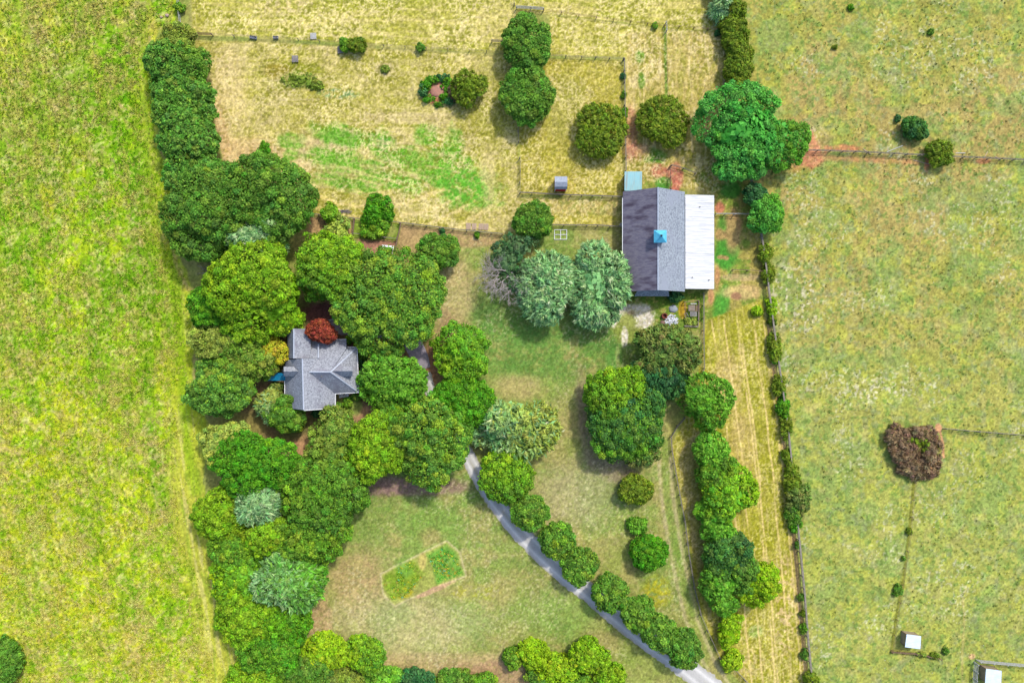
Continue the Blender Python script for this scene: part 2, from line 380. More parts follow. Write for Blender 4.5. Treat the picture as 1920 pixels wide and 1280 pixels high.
    paint((210,184,120), st*blob(1400,1240,55,30,.8)*.6*sstep(.4,.6,nf)); paint((222,190,140), st*sstep(.5,.62,nf)*blob(1472,1140,20,100,.8)*.8)
    paint((140,170,84), st*blob(1417,1183,13,11,.6)*.7)
    paint((182,158,110), st*(sstep(10,2,np.abs(du-4)))*.7)
    paint((156,136,92), reg([(1270,850),(1312,800),(1305,860),(1318,980),(1330,1130),(1345,1200),(1318,1130),(1295,1010)],5,.3)*.55)
    paint((106,120,48), reg([(1300,820),(1310,830),(1325,1000),(1340,1120),(1330,1150),(1312,1050),(1298,900)],5,.2)*.35)  # dark band: shade along the belt's west side, painted into the ground colour
    # tracks beside the thin fence
    for off,wd in ((0,4),(22,4)):
        tl = [(1235+off,860),(1240+off,930),(1252+off,1010),(1268+off,1090),(1285+off,1160),(1318+off,1240),(1350+off,1290)]
        paint((198,182,138), sstep(wd+2,1,line_d(X,Y,tl)+wob2*.15)*.65)
    paint((122,152,62), sstep(9,3,line_d(X,Y,[(1246,830),(1250,930),(1266,1020),(1280,1080),(1300,1150)])+wob2*.3)*.5)
    # ---- garden plot in the front lawn
    gp = [(714,1076),(838,1014),(862,1036),(872,1078),(740,1134),(720,1112)]
    g0 = poly_sd(X, Y, gp)+wob*.12
    paint((214,200,152), sstep(4,1,np.abs(g0)+wob2*.1)*.8)
    gi = [(718,1080),(774,1048),(800,1076),(760,1120),(735,1124),(722,1100)]; gi2=[(802,1040),(838,1020),(858,1038),(868,1076),(820,1092)]
    paint((170,172,84), sstep(2,-2,g0)*.6); paint((132,162,48), sstep(5,-5,poly_sd(X,Y,gi)+wob*.5)*(.55+.4*sstep(.35,.55,nf))); paint((112,168,62), sstep(5,-5,poly_sd(X,Y,gi2)+wob*.4)*(.6+.35*sstep(.35,.55,nf)))
    paint((104,158,70), blob(760,1068,16,16,.9,.05)*.5); paint((190,176,44), blob(765,1110,20,10,.6,.04,-.4)*.8*sstep(.4,.55,nf)); paint((190,146,60), blob(840,1072,16,10,.8)*sstep(.5,.62,nf)*.8)
    paint((204,164,128), blob(815,1105,42,5,.6,.03,-.4)*.85); paint((210,186,110), blob(792,1052,8,16,.6)*.7)
    # ---- red soil spots in the pasture
    rs = np.maximum(blob(1520,288,26,22,.6,.05), blob(1518,262,10,18,.6,.04)); rs = np.maximum(rs, blob(1575,278,35,7,.7,.05)*.8)
    rs = np.maximum(rs, blob(1738,304,7,18,.6,.04)); rs = np.maximum(rs, sstep(8,2,line_d(X,Y,[(1540,296),(1720,304)])+wob2*.4)*.5); rs=np.maximum(rs,blob(1470,305,34,16,.7,.04)*.6)
    rs = np.maximum(rs, blob(1845,302,14,5,.6,.04)*.7)
    paint((222,134,102), rs*.85*(.6+.4*sstep(.3,.55,nf)))
    paint((192,150,110), sstep(40,5,np.hypot(X-1505,(Y-265)*1.2)-30+wob)*(X>1400)*.35)
    paint((222,160,120), np.maximum(blob(1760,802,6,8,.5,.03), sstep(3.4,1,line_d(X,Y,[(1762,806),(1768,830),(1769,856)])+wob2*.15))*.85)
    paint((200,182,116), sstep(3,1,line_d(X,Y,[(1806,1120),(1808,1170),(1804,1230),(1804,1280)])+wob2*.2)*.5); paint((224,180,136), blob(1822,1230,6,5,.5)*.8)
    paint((128,130,48), sstep(4,1.5,line_d(X,Y,[(1714,900),(1706,990),(1692,1100),(1680,1160),(1672,1218)])+wob2*.15)*.7)
    paint((128,118,60), sstep(5,1.5,line_d(X,Y,[(1672,1220),(1710,1225),(1760,1232)])+wob2*.2)*.7)
    # worn soil along the long fence, on its east and west side
    paint((196,152,112), sstep(6,1,np.abs(du-6)+wob2*.3)*(Y>600)*(Y<1285)*.6*(X<1525)*(X>1390))
    # ---- wild meadow in the west
    md = poly_sd(X, Y, MEADOW); mm = sstep(4,-4,md+wob*.5)
    mcol = colmix((150,190,34), (184,202,42), sstep(.35,.65,nm)); C = C*(1-mm[...,None])+mcol*mm[...,None]
    dn = sstep(500,1100,Y)
    paint((184,192,36), mm*sstep(.50,.66,fbm(X,Y,95,81,3))*(.25+.6*dn))
    paint((112,162,30), mm*sstep(.48,.62,fbm(X,Y,60,82,3,rot=1.45,st=3.2))*.8); paint((100,166,24), mm*blob(195,180,60,260,.9,.05,-.12)*.6); paint((190,168,110), mm*blob(70,120,90,260,.9,.05)*.35); paint((204,196,50), mm*blob(150,980,110,200,.9,.05)*.35); paint((196,176,110), mm*blob(60,1120,60,140,.9,.05)*.3); paint((122,158,40), mm*sstep(.52,.64,fbm(X,Y,9,83,3))*.55)
    paint((196,180,120), mm*sstep(.54,.68,fbm(X,Y,8,84,3,rot=.7,st=1.6))*.62); paint((206,204,132), mm*sstep(.58,.7,fbm(X,Y,5,85,2,rot=-.7,st=2.5))*.6)
    paint((198,164,116), mm*sstep(.54,.66,fbm(X,Y,48,86,3))*.45*(.5+.5*sstep(.4,.6,nf)))
    paint((200,204,60), mm*sstep(.56,.66,fbm(X,Y,8,87,2,rot=1.45,st=16))*.22); paint((120,160,24), mm*sstep(.57,.67,fbm(X,Y,9,88,2,rot=1.45,st=14))*.22)
    edge = sstep(-50,-18,md+(nb-.5)*60+26*sstep(650,850,Y))*mm
    paint((182,190,52), edge*(Y>150)*(.3+.4*sstep(500,760,Y))); paint((198,194,84), edge*sstep(760,900,Y)*.55); paint((222,208,140), edge*sstep(.56,.68,fbm(X,Y,5,130,2,rot=1.42,st=12))*.5*sstep(400,700,Y)); paint((140,170,50), edge*sstep(.56,.68,fbm(X,Y,6,131,2,rot=1.42,st=8))*.45)
    paint((136,176,30), mm*sstep(16,3,line_d(X,Y,[(325,480),(335,600),(345,740),(350,820),(365,920)])+wob*.3)*.6)
    paint((206,184,112), sstep(7,1,line_d(X,Y,[(318,440),(332,500),(352,540),(366,548)])+wob2*.4)*.7)
    paint((210,200,126), mm*sstep(2.2,.8,line_d(X,Y,[(405,1180),(415,1230),(430,1290)])+wob2*.1)*.6); paint((210,200,126), mm*sstep(2.2,.8,line_d(X,Y,[(420,1180),(432,1230),(446,1290)])+wob2*.1)*.6)
    Z += mm*(1-edge*.8)*(fbm(X,Y,9,83,3)-.5)*.42; Z += mm*(1-edge*.8)*(fbm(X,Y,4.5,85,2)-.5)*.3
    rough = np.maximum.reduce([hm*.5, nfm*.45, p1*.5, p2*.5, p3*.4, by*.4, st*.3, sm*.4])
    Z += rough*(ng-.5)*.30
    # straw crinkle and dry specks on every mown surface
    straw = np.maximum.reduce([hm, nfm, p1*.9, p2, p3, sm, st*.7])
    cr = 1-2*np.abs(fbm(X, Y, 7.5, 120, 2, gain=.7)-.5); cr2 = 1-2*np.abs(fbm(X, Y, 11, 121, 3, rot=.6, gain=.7)-.5)
    bulk = .45+.55*sstep(.38,.6,fbm(X,Y,45,122,2))
    paint((236,218,158), straw*np.maximum(sstep(.86,.96,cr), sstep(.89,.97,cr2))*bulk*.72)
    paint((122,124,38), straw*sstep(.66,.44,cr)*bulk*.55)
    paint((230,204,136), np.clip(LN,0,1)*.8); paint((226,206,146), np.clip(MOW,0,1)*.5*(1-GP))
    paint((92,166,44), hm*blob(868,350,50,28,.6,.04,.3)*.7*sstep(.3,.5,nf)); paint((96,158,46), hm*blob(636,258,34,14,.6,.04,.2)*.5)
    ol = lm*(1-mul)*sstep(-2,6,g0)
    straw = straw*(1-GP*.92)
    paint((216,206,158), ol*sstep(.58,.72,fbm(X,Y,3.2,123,2))*(.25+.75*sstep(.45,.62,fbm(X,Y,60,124,2)))*.5)
    paint((132,140,66), ol*sstep(.56,.70,fbm(X,Y,4.2,125,2))*.35)
    # fine grain everywhere
    C *= (1+(ng-.5)*.42+(RNG.random(X.shape)-.5)*.12)[..., None]
    C *= (1+(fbm(X,Y,20,91,2)-.5)*.12)[..., None]
    # flat where roads, buildings and fences stand
    flat = np.ones(X.shape, dtype=np.float32)
    flat *= sstep(26, 34, line_d(X,Y,DRIVE)); flat *= sstep(24, 32, line_d(X,Y,DRIVE_N+[(700,615),(620,610)]))
    Z *= flat
    far = sstep(2200, 3500, np.hypot(X-960, Y-640)); Z *= (1-far)
    lin_c = nlin(np.clip(C, 0, 255))
    V = np.stack([(X-960)*S, (640-Y)*S, Z], -1).reshape(-1, 3)
    idx = np.arange(nx*ny).reshape(ny, nx)
    F = np.stack([idx[1:, :-1], idx[1:, 1:], idx[:-1, 1:], idx[:-1, :-1]], -1).reshape(-1, 4)
    m = new_mat("ground_grass_and_soil", rough=1, spec=0.02); t = m.node_tree; b = t.nodes["Principled BSDF"]
    a = t.nodes.new("ShaderNodeAttribute"); a.attribute_name = "Col"
    tc = t.nodes.new("ShaderNodeTexCoord"); n = t.nodes.new("ShaderNodeTexNoise"); n.inputs["Scale"].default_value = 2.6; n.inputs["Detail"].default_value = 6; n.inputs["Roughness"].default_value = .75
    t.links.new(tc.outputs["Object"], n.inputs["Vector"])
    r = t.nodes.new("ShaderNodeMapRange"); r.inputs[1].default_value = .25; r.inputs[2].default_value = .75; r.inputs[3].default_value = .78; r.inputs[4].default_value = 1.22
    t.links.new(n.outputs[0], r.inputs[0])
    vm = t.nodes.new("ShaderNodeVectorMath"); vm.operation = 'SCALE'; t.links.new(a.outputs["Color"], vm.inputs[0]); t.links.new(r.outputs[0], vm.inputs["Scale"])
    t.links.new(vm.outputs[0], b.inputs["Base Color"])
    bp = t.nodes.new("ShaderNodeBump"); bp.inputs["Strength"].default_value = .6; bp.inputs["Distance"].default_value = .12
    t.links.new(n.outputs[0], bp.inputs["Height"]); t.links.new(bp.outputs[0], b.inputs["Normal"])
    g = np_mesh("ground", V, F, lin_c.reshape(-1, 3), m, smooth=True); tag(g, kind='structure')
    return ax, ay, C, Z
GX, GY, GC, GZ = ground()
def gsample(px, py):
    i = np.clip(np.searchsorted(GX, px), 0, len(GX)-1); j = np.clip(np.searchsorted(GY, py), 0, len(GY)-1)
    return GC[j, i], GZ[j, i]

# ------------------------------------------------------------------ leaf / grass material reading its colour attribute
def leaf_mat(name, trans=.38, rough=.6, spec=.15):
    m = bpy.data.materials.new(name); m.use_nodes = True; t = m.node_tree; b = t.nodes["Principled BSDF"]
    b.inputs["Roughness"].default_value = rough; b.inputs["Specular IOR Level"].default_value = spec
    a = t.nodes.new("ShaderNodeAttribute"); a.attribute_name = "Col"; t.links.new(a.outputs["Color"], b.inputs["Base Color"])
    tr = t.nodes.new("ShaderNodeBsdfTranslucent"); t.links.new(a.outputs["Color"], tr.inputs["Color"])
    mx = t.nodes.new("ShaderNodeMixShader"); mx.inputs[0].default_value = trans
    t.links.new(b.outputs[0], mx.inputs[1]); t.links.new(tr.outputs[0], mx.inputs[2])
    t.links.new(mx.outputs[0], t.nodes["Material Output"].inputs[0]); return m
LEAF = leaf_mat("leaves"); GRASSM = leaf_mat("grass_blades", .42, .8, .05)
BARK = noisy_mat("bark", lin((112,96,80)), lin((78,66,56)), 3, .9, .1)
DEADWOOD = noisy_mat("dead_wood", lin((204,194,190)), lin((160,148,144)), 4, .9, .1)

# ------------------------------------------------------------------ grass that nobody could count
def tufts(name, label, px, py, cols, hgt, wid, blades=5, lean=(0,0)):
    n = len(px); N = n*blades
    _, gz = gsample(px, py)
    bx = np.repeat((px-960)*S, blades); by_ = np.repeat((640-py)*S, blades); bz = np.repeat(gz, blades)-.03
    h = np.repeat(hgt, blades)*RNG.uniform(.6, 1.15, N); w = np.repeat(wid, blades)*RNG.uniform(.7, 1.3, N)
    an = RNG.uniform(0, 2*np.pi, N); out = RNG.uniform(.25, 1.0, N)*h
    dx, dy = np.cos(an), np.sin(an)
    V = np.zeros((N, 3, 3), dtype=np.float32)
    ox, oy = bx+dx*w*.3, by_+dy*w*.3
    V[:, 0] = np.stack([ox-dy*w/2, oy+dx*w/2, bz], -1); V[:, 1] = np.stack([ox+dy*w/2, oy-dx*w/2, bz], -1)
    V[:, 2] = np.stack([ox+dx*out+lean[0]*h, oy+dy*out+lean[1]*h, bz+h], -1)
    c = np.repeat(np.repeat(cols, blades, 0)*RNG.uniform(.85, 1.12, (N, 1)), 3, 0)
    F = np.arange(N*3).reshape(-1, 3)
    o = np_mesh(name, V.reshape(-1, 3), F, nlin(np.clip(c, 0, 255)), GRASSM); tag(o, label, 'grass', kind='stuff'); return o
n = 75000
px = RNG.uniform(-60, 480, n); py = RNG.uniform(-70, 1350, n)
md = poly_sd(px, py, MEADOW); dens = fbm(px, py, 40, 101, 3); k = (md < -6) & (RNG.random(n) < sstep(.25, .5, dens)+.25) & ((md < -26-26*sstep(650, 850, py)) | (RNG.random(n) < .45-.33*sstep(550, 800, py)))
px, py = px[k], py[k]; c, _ = gsample(px, py); c = c.astype(float).copy()
u = RNG.random(len(px)); pk = fbm(px, py, 55, 103, 3)
tan = u < .14+.45*sstep(.48, .62, pk); c[tan] = c[tan]*.45+np.array((208,184,134))*.55
gr = u > .72; c[gr] = c[gr]*.6+np.array((100,150,36))*.4
c *= RNG.uniform(.80, 1.18, (len(px), 1)); hd_ = (fbm(px, py, 13, 140, 2) > .60) & (fbm(px, py, 70, 141, 2) > .40); c[hd_] = c[hd_]*.35+np.array((216,190,150))*.65
tufts("meadow_grass", "tall bright yellow-green wild grass tufts filling the unmown western meadow", px, py, c*np.array((1.22,1.28,.98))+6, np.where(hd_, RNG.uniform(.35, .6, len(px)), RNG.uniform(.15, .45, len(px))), RNG.uniform(.14, .30, len(px)), 5, (.15, .1))
n = 9000
px = RNG.uniform(1360, 1990, n); py = RNG.uniform(-60, 1340, n); xs = np.interp(py, [0,170]+[p[1] for p in FENCE_E], [1400,1405]+[p[0] for p in FENCE_E])
k = (px > xs+12) & (fbm(px, py, 50, 105, 3) > .44); px, py = px[k], py[k]; c, _ = gsample(px, py); c = c.astype(float)*.6+np.array((116,150,66))*.4
c *= RNG.uniform(.8, 1.15, (len(px), 1))
tufts("pasture_weeds", "low dark green weed tufts dotted over the eastern pasture", px, py, c, RNG.uniform(.06, .20, len(px)), RNG.uniform(.2, .45, len(px)), 7)
n = 1500
px = RNG.uniform(1380, 1980, n); py = RNG.uniform(-60, 1340, n); xs = np.interp(py, [0,170]+[p[1] for p in FENCE_E], [1400,1405]+[p[0] for p in FENCE_E])
k = px > xs+14; px, py = px[k], py[k]; c = np.tile(np.array((246,244,232.)), (len(px), 1))
tufts("wild_flowers", "tiny white wild flowers speckling the eastern pasture", px, py, c, RNG.uniform(.08, .16, len(px)), np.where(RNG.random(len(px)) < .1, .26, .14), 4)

n = 2600
px = RNG.uniform(712, 876, n); py = RNG.uniform(1012, 1136, n)
gA = poly_sd(px, py, [(718,1080),(774,1048),(800,1076),(760,1120),(735,1124),(722,1100)]); gB = poly_sd(px, py, [(802,1040),(838,1020),(858,1038),(868,1076),(820,1092)])
k = ((gA < -2) | (gB < -2)) & (fbm(px, py, 12, 150, 2) > .42); px, py, gA = px[k], py[k], gA[k]
c = np.where((gA < 0)[:, None], np.array((120,160,48.)), np.array((96,160,62.))); u = RNG.random(len(px)); c[u < .15] = (206,196,60); c[(u > .15) & (u < .22)] = (90,160,130); c[(u > .94)] = (196,150,70)
tufts("garden_plants", "mixed leafy vegetable and flower plants inside the pale-bordered lawn plot", px, py, c*RNG.uniform(1.15, 1.5, (len(px), 1)), RNG.uniform(.08, .28, len(px)), RNG.uniform(.25, .45, len(px)), 6)
# ------------------------------------------------------------------ trees
TYPES = {
 #      main colour     accent           acc%  leafsize  elong  cluster  gaps
 'dark':   ((98,148,58),  (142,170,70),  .30, .34, 1.5, 1.05, .06),
 'holly':  ((104,158,68),  (150,178,80),  .25, .38, 1.9, .85,  .05),
 'yellow': ((130,178,40), (168,194,52),  .35, .34, 1.5, .95,  .07),
 'green':  ((108,160,52), (158,184,58),  .30, .34, 1.5, 1.0,  .07),
 'mixed':  ((108,158,64), (170,190,62),  .35, .36, 1.5, 1.15, .09),
 'silver': ((146,196,146),(190,220,176), .35, .46, 3.8, .62,  .05),
 'cedar':  ((120,146,46), (156,172,62),  .30, .30, 2.2, .60,  .08),
 'gold':   ((196,200,60), (222,176,70),  .30, .32, 1.5, .80,  .08),
 'olive':  ((138,160,70), (172,184,92),  .35, .34, 1.5, 1.0,  .10),
 'lime':   ((152,196,38), (184,206,54),  .35, .34, 1.8, .85,  .08),
 'vivid':  ((84,152,36),  (124,176,44),  .35, .32, 1.5, .80,  .04),
 'emerald':((94,178,84),  (112,178,84),  .35, .34, 1.6, 1.1,  .08),
 'bright': ((112,176,60), (150,200,76),  .35, .34, 2.2, .85,  .07),
 'teal':   ((64,118,76),  (88,140,88),   .30, .34, 1.8, .95,  .05),
 'juniper':((120,150,78), (150,146,88),  .35, .36, 2.4, .95,  .08),
 'red':    ((160,72,64),  (186,104,80),  .35, .28, 1.5, .60,  .04),
 'grey':   ((104,136,104),(140,144,118), .35, .22, 2.4, .7,  .25),
 'brown':  ((146,120,106),  (184,158,142),  .40, .30, 3.5, .70,  .04),
 'pale':   ((176,192,98), (150,190,100), .35, .32, 2.0, .90,  .08),
}
def norm(a): return a/np.maximum(np.linalg.norm(a, axis=-1, keepdims=True), 1e-6)
def crown_arrays(kind, rx, ry, rz, seed, zlow=-.45, dens=1.0, mixc=None, lump=.16):
    """leaf quads of a crown centred on the origin: lobes -> clusters -> leaves"""
    col, acc, ap, ls, el, rc, gaps = TYPES[kind]; R = np.random.default_rng(seed)
    rm = (rx+ry)/2; rc = min(.74*rc*(.75+.25*min(rm/6, 1.3)), rm*.34); ls = .9*min(ls, rm*.17+.10)
    p = 1.6; area = 4*np.pi*(((rx*ry)**p+(rx*rz)**p+(ry*rz)**p)/3)**(1/p)*(.5-zlow/2)
    nc = max(10, int(area/(np.pi*rc*rc)*1.5*dens))
    z = R.uniform(zlow, 1, nc); a = R.uniform(0, 2*np.pi, nc); q = np.sqrt(1-z*z)
    d = np.stack([q*np.cos(a), q*np.sin(a), z], -1)
    # big lobes: the crown radius swells towards a handful of limb directions
    nl = R.integers(9, 15) if rm > 4 else R.integers(7, 11); ld = norm(R.normal(size=(nl, 3))*(1,1,.7)); dot = (d@ld.T).max(1)
    rad = 1-lump*1.7+lump*2.6*sstep(.6, .99, dot)+R.normal(0, .05, nc)
    keep = R.random(nc) > gaps*(1+2*(dot < .75)); d, rad = d[keep], rad[keep]; nc = len(d)
    cen = d*rad[:, None]*np.array((rx, ry, rz))*(1-.45*rc/rm)
    crad = rc*R.uniform(.6, 1.5, nc)
    nrm = norm(d/np.array((rx, ry, rz)))
    cc = np.tile(np.array(col, float), (nc, 1)); j = R.random(nc) < ap; cc[j] = cc[j]*.4+np.array(acc)*.6
    if mixc is not None:
        mk, sx, sy = mixc; c2 = np.array(TYPES[mk][0], float); w = np.clip(.5+(d[:, 0]*sx+d[:, 1]*sy)*1.1+R.normal(0, .15, nc), 0, 1)[:, None]; cc = cc*(1-w)+c2*w
    cc *= R.uniform(.88, 1.10, (nc, 1)); cc += R.normal(0, 5, (nc, 3))
    nleaf = np.maximum(8, (crad**2*2*np.pi*1.25/(ls*ls*el*.42))).astype(int)
    ci = np.repeat(np.arange(nc), nleaf); N = len(ci)
    ld_ = norm(R.normal(size=(N, 3))+nrm[ci]*.9+np.array((0,0,.35)))
    pos = cen[ci]+ld_*crad[ci, None]*R.uniform(.55, 1.08, N)[:, None]*np.array((1,1,.8))
    ln = norm(ld_*.9+R.normal(size=(N, 3))*.5+np.array((0,0,.35)))
    if el > 2.0:     # needles and sprays run outwards and droop
        t = norm(nrm[ci]*np.array((1,1,.1))+ld_*.7+R.normal(size=(N, 3))*.35+np.array((0,0,-.2)))
    else: t = R.normal(size=(N, 3))
    t = norm(t-ln*(t*ln).sum(1, keepdims=True)); b = np.cross(ln, t)
    L = ls*el*.5*R.uniform(.7, 1.3, N)[:, None]; Wd = ls*.5*R.uniform(.7, 1.2, N)[:, None]
    lc = cc[ci]*R.uniform(.74, 1.2, (N, 1)); j = R.random(N) < .25*ap; lc[j] = lc[j]*.5+np.array(acc)*.55
    # loose sprays between the clumps
    nf_ = int(N*.38); z = R.uniform(zlow, 1, nf_); a = R.uniform(0, 2*np.pi, nf_); q = np.sqrt(1-z*z); df = np.stack([q*np.cos(a), q*np.sin(a), z], -1)
    dt = (df@ld.T).max(1); rf_ = 1-lump*1.7+lump*2.6*sstep(.6, .99, dt)+R.normal(0, .03, nf_)-R.random(nf_)*.12+(R.random(nf_)**3*.16 if el > 2 else R.random(nf_)**4*.10)
    pf = df*rf_[:, None]*np.array((rx, ry, rz))*(1-.10*rc/rm); nf2 = norm(df/np.array((rx, ry, rz))); lnf = norm(nf2+R.normal(size=(nf_, 3))*.55+np.array((0,0,.3)))
    tf = norm(nf2*np.array((1,1,.1))+R.normal(size=(nf_, 3))*(.5 if el > 2 else 2)); tf = norm(tf-lnf*(tf*lnf).sum(1, keepdims=True))
    near = R.integers(0, nc, nf_); cf = cc[near]*R.uniform(.72, 1.18, (nf_, 1))
    pos = np.concatenate([pos, pf]); ln = np.concatenate([ln, lnf]); t = np.concatenate([t, tf]); b = np.concatenate([b, np.cross(lnf, tf)])
    L = np.concatenate([L, ls*el*.5*R.uniform(.7, 1.3, (nf_, 1))]); Wd = np.concatenate([Wd, ls*.5*R.uniform(.7, 1.2, (nf_, 1))]); lc = np.concatenate([lc, cf])
    # inner leaves that close the crown
    ni = int(area/(.8**2)*.9); ni = max(ni, 20); isz = min(.85, rm*.3)
    z = R.uniform(max(zlow, -.6), 1, ni); a = R.uniform(0, 2*np.pi, ni); q = np.sqrt(1-z*z); di = np.stack([q*np.cos(a), q*np.sin(a), z], -1)
    pi_ = di*np.array((rx, ry, rz))*R.uniform(.60, .80, ni)[:, None]; n2 = norm(di+R.normal(size=(ni, 3))*.35); t2 = R.normal(size=(ni, 3)); t2 = norm(t2-n2*(t2*n2).sum(1, keepdims=True))
    pos = np.concatenate([pos, pi_]); ln = np.concatenate([ln, n2]); t = np.concatenate([t, t2]); b = np.concatenate([b, np.cross(n2, t2)])
    L = np.concatenate([L, np.full((ni, 1), isz)]); Wd = np.concatenate([Wd, np.full((ni, 1), isz*.7)]); lc = np.concatenate([lc, np.tile(np.array(col, float)*1.08, (ni, 1))])
    N = len(pos); V = np.empty((N, 4, 3), dtype=np.float32)
    V[:, 0] = pos-t*L; V[:, 1] = pos+b*Wd-t*L*.15; V[:, 2] = pos+t*L-ln*L*.25; V[:, 3] = pos-b*Wd-t*L*.15
    lc = lc*np.array((1.12, 1.13, .98))+np.array((5, 5, 2))
    return V.reshape(-1, 3), np.arange(N*4).reshape(-1, 4), nlin(np.clip(np.repeat(lc, 4, 0), 0, 255))
_seed = [100]
def tree(px, py, rx, ry, h, kind, label, group=None, shrub=False, cat=None, dens=1.0, mixc=None, name=None, lump=.16, zc=None):
    """px, py, rx, ry: where and how large the crown shows in the photo; h: height in metres"""
    _seed[0] += 1; R = random.Random(_seed[0])
    h = h*.88; rx *= .955; ry *= .955
    if shrub: rz = h*.5; zc = h*.48 if zc is None else zc
    else: rz = h*.40; zc = h*.60 if zc is None else zc
    k = (H-zc)/H*S; c = W(px, py, zc); rx, ry = rx*k, ry*k
    V, F, CC = crown_arrays(kind, rx, ry, rz, _seed[0], -.75 if shrub else -.45, dens, mixc, lump)
    nm = name or ('shrub' if shrub else 'tree')
    if shrub:
        o = np_mesh(nm, V+np.array((0, 0, zc)), F, CC, LEAF, loc=(c.x, c.y, 0)); tag(o, label, cat or 'shrub', group); return o
    e = empty(nm, (c.x, c.y, 0), label, cat or 'tree', group)
    V = V+np.array((0, 0, zc)); np_mesh("crown", V, F, CC, LEAF, parent=e)
    m = MB(); r0 = .035*h*.6+.08; top = Vector((R.uniform(-.3,.3), R.uniform(-.3,.3), zc*.85))
    m.cone((0,0,-.2), top*.5, r0*1.25, r0*.85, 8); m.cone(top*.5, top, r0*.85, r0*.55, 8)
    for i in range(6):
        a = i*1.05+R.uniform(-.3,.3); st = top*R.uniform(.55, 1)
        en = Vector((math.cos(a)*rx*.62, math.sin(a)*ry*.62, zc+rz*R.uniform(-.1, .35))); md_ = st.lerp(en, .5)+Vector((0,0,.4))
        m.cone(st, md_, r0*.42, r0*.26, 6); m.cone(md_, en, r0*.26, r0*.08, 6)
        for s_ in (-1, 1):
            m.cone(md_, md_+Vector((math.cos(a+s_*.7)*rx*.3, math.sin(a+s_*.7)*ry*.3, rz*.3)), r0*.15, r0*.05, 5)
    me = bpy.data.meshes.new("trunk"); me.from_pydata(m.v, [], m.f); me.materials.append(BARK); me.update()
    o = bpy.data.objects.new("trunk", me); COL.objects.link(o); o.parent = e
    return e

G_ROW = 'evergreens in the row beside the west meadow'; G_GROVE = 'trees of the grove around the house'; G_DRIVE = 'round trees planted along the driveway'
G_BELT = 'trees of the belt west of the mown strip'; G_CED = 'cedars in the north paddocks'; G_FS = 'shrubs growing along the east fence'; G_HOUSE = 'clipped shrubs around the house'
G_HED = 'cedars of the hedge at the north end of the fence'; G_BOT = 'bushes at the south edge of the lawn'; G_SW = 'trees of the southwest wood'
T = tree
# north-west row
T(335,82,38,32,7,'olive','olive-green tree at the northern tip of the dark tree row, beside the fence corner',G_ROW)
T(322,118,45,40,9,'holly','dark green tree second from the north in the dense row beside the meadow',G_ROW)
T(360,125,34,38,8.5,'dark','narrow dark green tree on the field side of the dense row, near its north end',G_ROW)
T(342,170,54,42,9.5,'holly','dark green tree in the upper middle of the dense row beside the meadow',G_ROW)
T(345,215,52,40,9.5,'holly','dark green tree in the lower middle of the dense row beside the meadow',G_ROW)
T(354,262,50,42,9.5,'holly','dark green tree at the southern end of the dense row, above the big oaks',G_ROW)
T(372,325,60,44,9,'holly','medium green feathery tree between the dense row and the two big dark oaks',G_ROW)
# grove north of the house
T(385,402,72,76,13,'dark','big dark green oak at the western edge of the grove',G_GROVE,lump=.2)
T(500,372,80,72,13.5,'dark','big dark green oak with yellowish leaf tips at the hay field corner',G_GROVE,lump=.2)
T(487,442,60,34,11.5,'silver','pale blue-green tree wedged between the dark oaks and the yellow-green maple',G_GROVE)
T(492,545,92,84,14.5,'yellow','largest yellow-green maple, northwest of the house',G_GROVE,lump=.2)
T(400,575,42,44,10,'vivid','vivid green tree at the western foot of the largest yellow-green maple',G_GROVE)
T(614,502,62,64,12,'yellow','yellow-green maple between the largest maple and the tree beside the drive',G_GROVE,mixc=('green',-.2,-.6),lump=.2)
T(536,593,32,36,10,'yellow','smaller yellow-green tree overhanging the north end of the house roof',G_GROVE)
T(728,564,92,92,11.5,'mixed','huge green tree with yellow-tipped clusters northeast of the house',G_GROVE,lump=.24)
T(408,640,48,36,9,'olive','pale olive tree northwest of the house beside the meadow',G_GROVE,mixc=('pale',-.6,.3))
T(462,668,58,44,9,'olive','olive-green tree in the middle of the clump west of the house',G_GROVE,mixc=('green',-.2,.3))
T(412,724,58,50,9.5,'mixed','rounded green tree at the southwest of the clump west of the house',G_GROVE,mixc=('holly',-.3,-.7))
T(511,662,30,32,7,'gold','yellow tree with orange touches against the west side of the house',G_GROVE)
T(733,714,58,54,8.5,'bright','light green tree between the east side of the house and the driveway',G_GROVE,mixc=('green',0,-.7))
T(865,662,49,51,8,'yellow','round bright yellow-green tree on the lawn just east of the driveway bend',lump=.2,mixc=('bright',.2,.4))
T(866,757,60,50,8,'vivid','smooth vivid green vine-covered tree beside the driveway, north of the silver-green conifer',G_GROVE,lump=.08)
T(958,797,74,56,8,'silver','wide silver-green conifer on the lawn side of the driveway',mixc=('pale',.9,.1),lump=.3)
T(946,892,50,44,8,'yellow','round yellow-green tree at the head of the driveway row',mixc=('green',.1,-.8))
T(624,828,42,58,9,'olive','loose olive tree with pale branches south of the house',G_GROVE,lump=.24,mixc=('mixed',.2,-.4))
T(706,842,50,62,10.5,'yellow','yellow-green tree in the middle of the band south of the house',G_GROVE)
T(803,826,68,76,11,'mixed','big dark olive-green tree beside the driveway south of the house',G_GROVE,lump=.2)
T(740,782,32,24,8,'green','small green tree filling the gap above the band south of the house',G_GROVE)
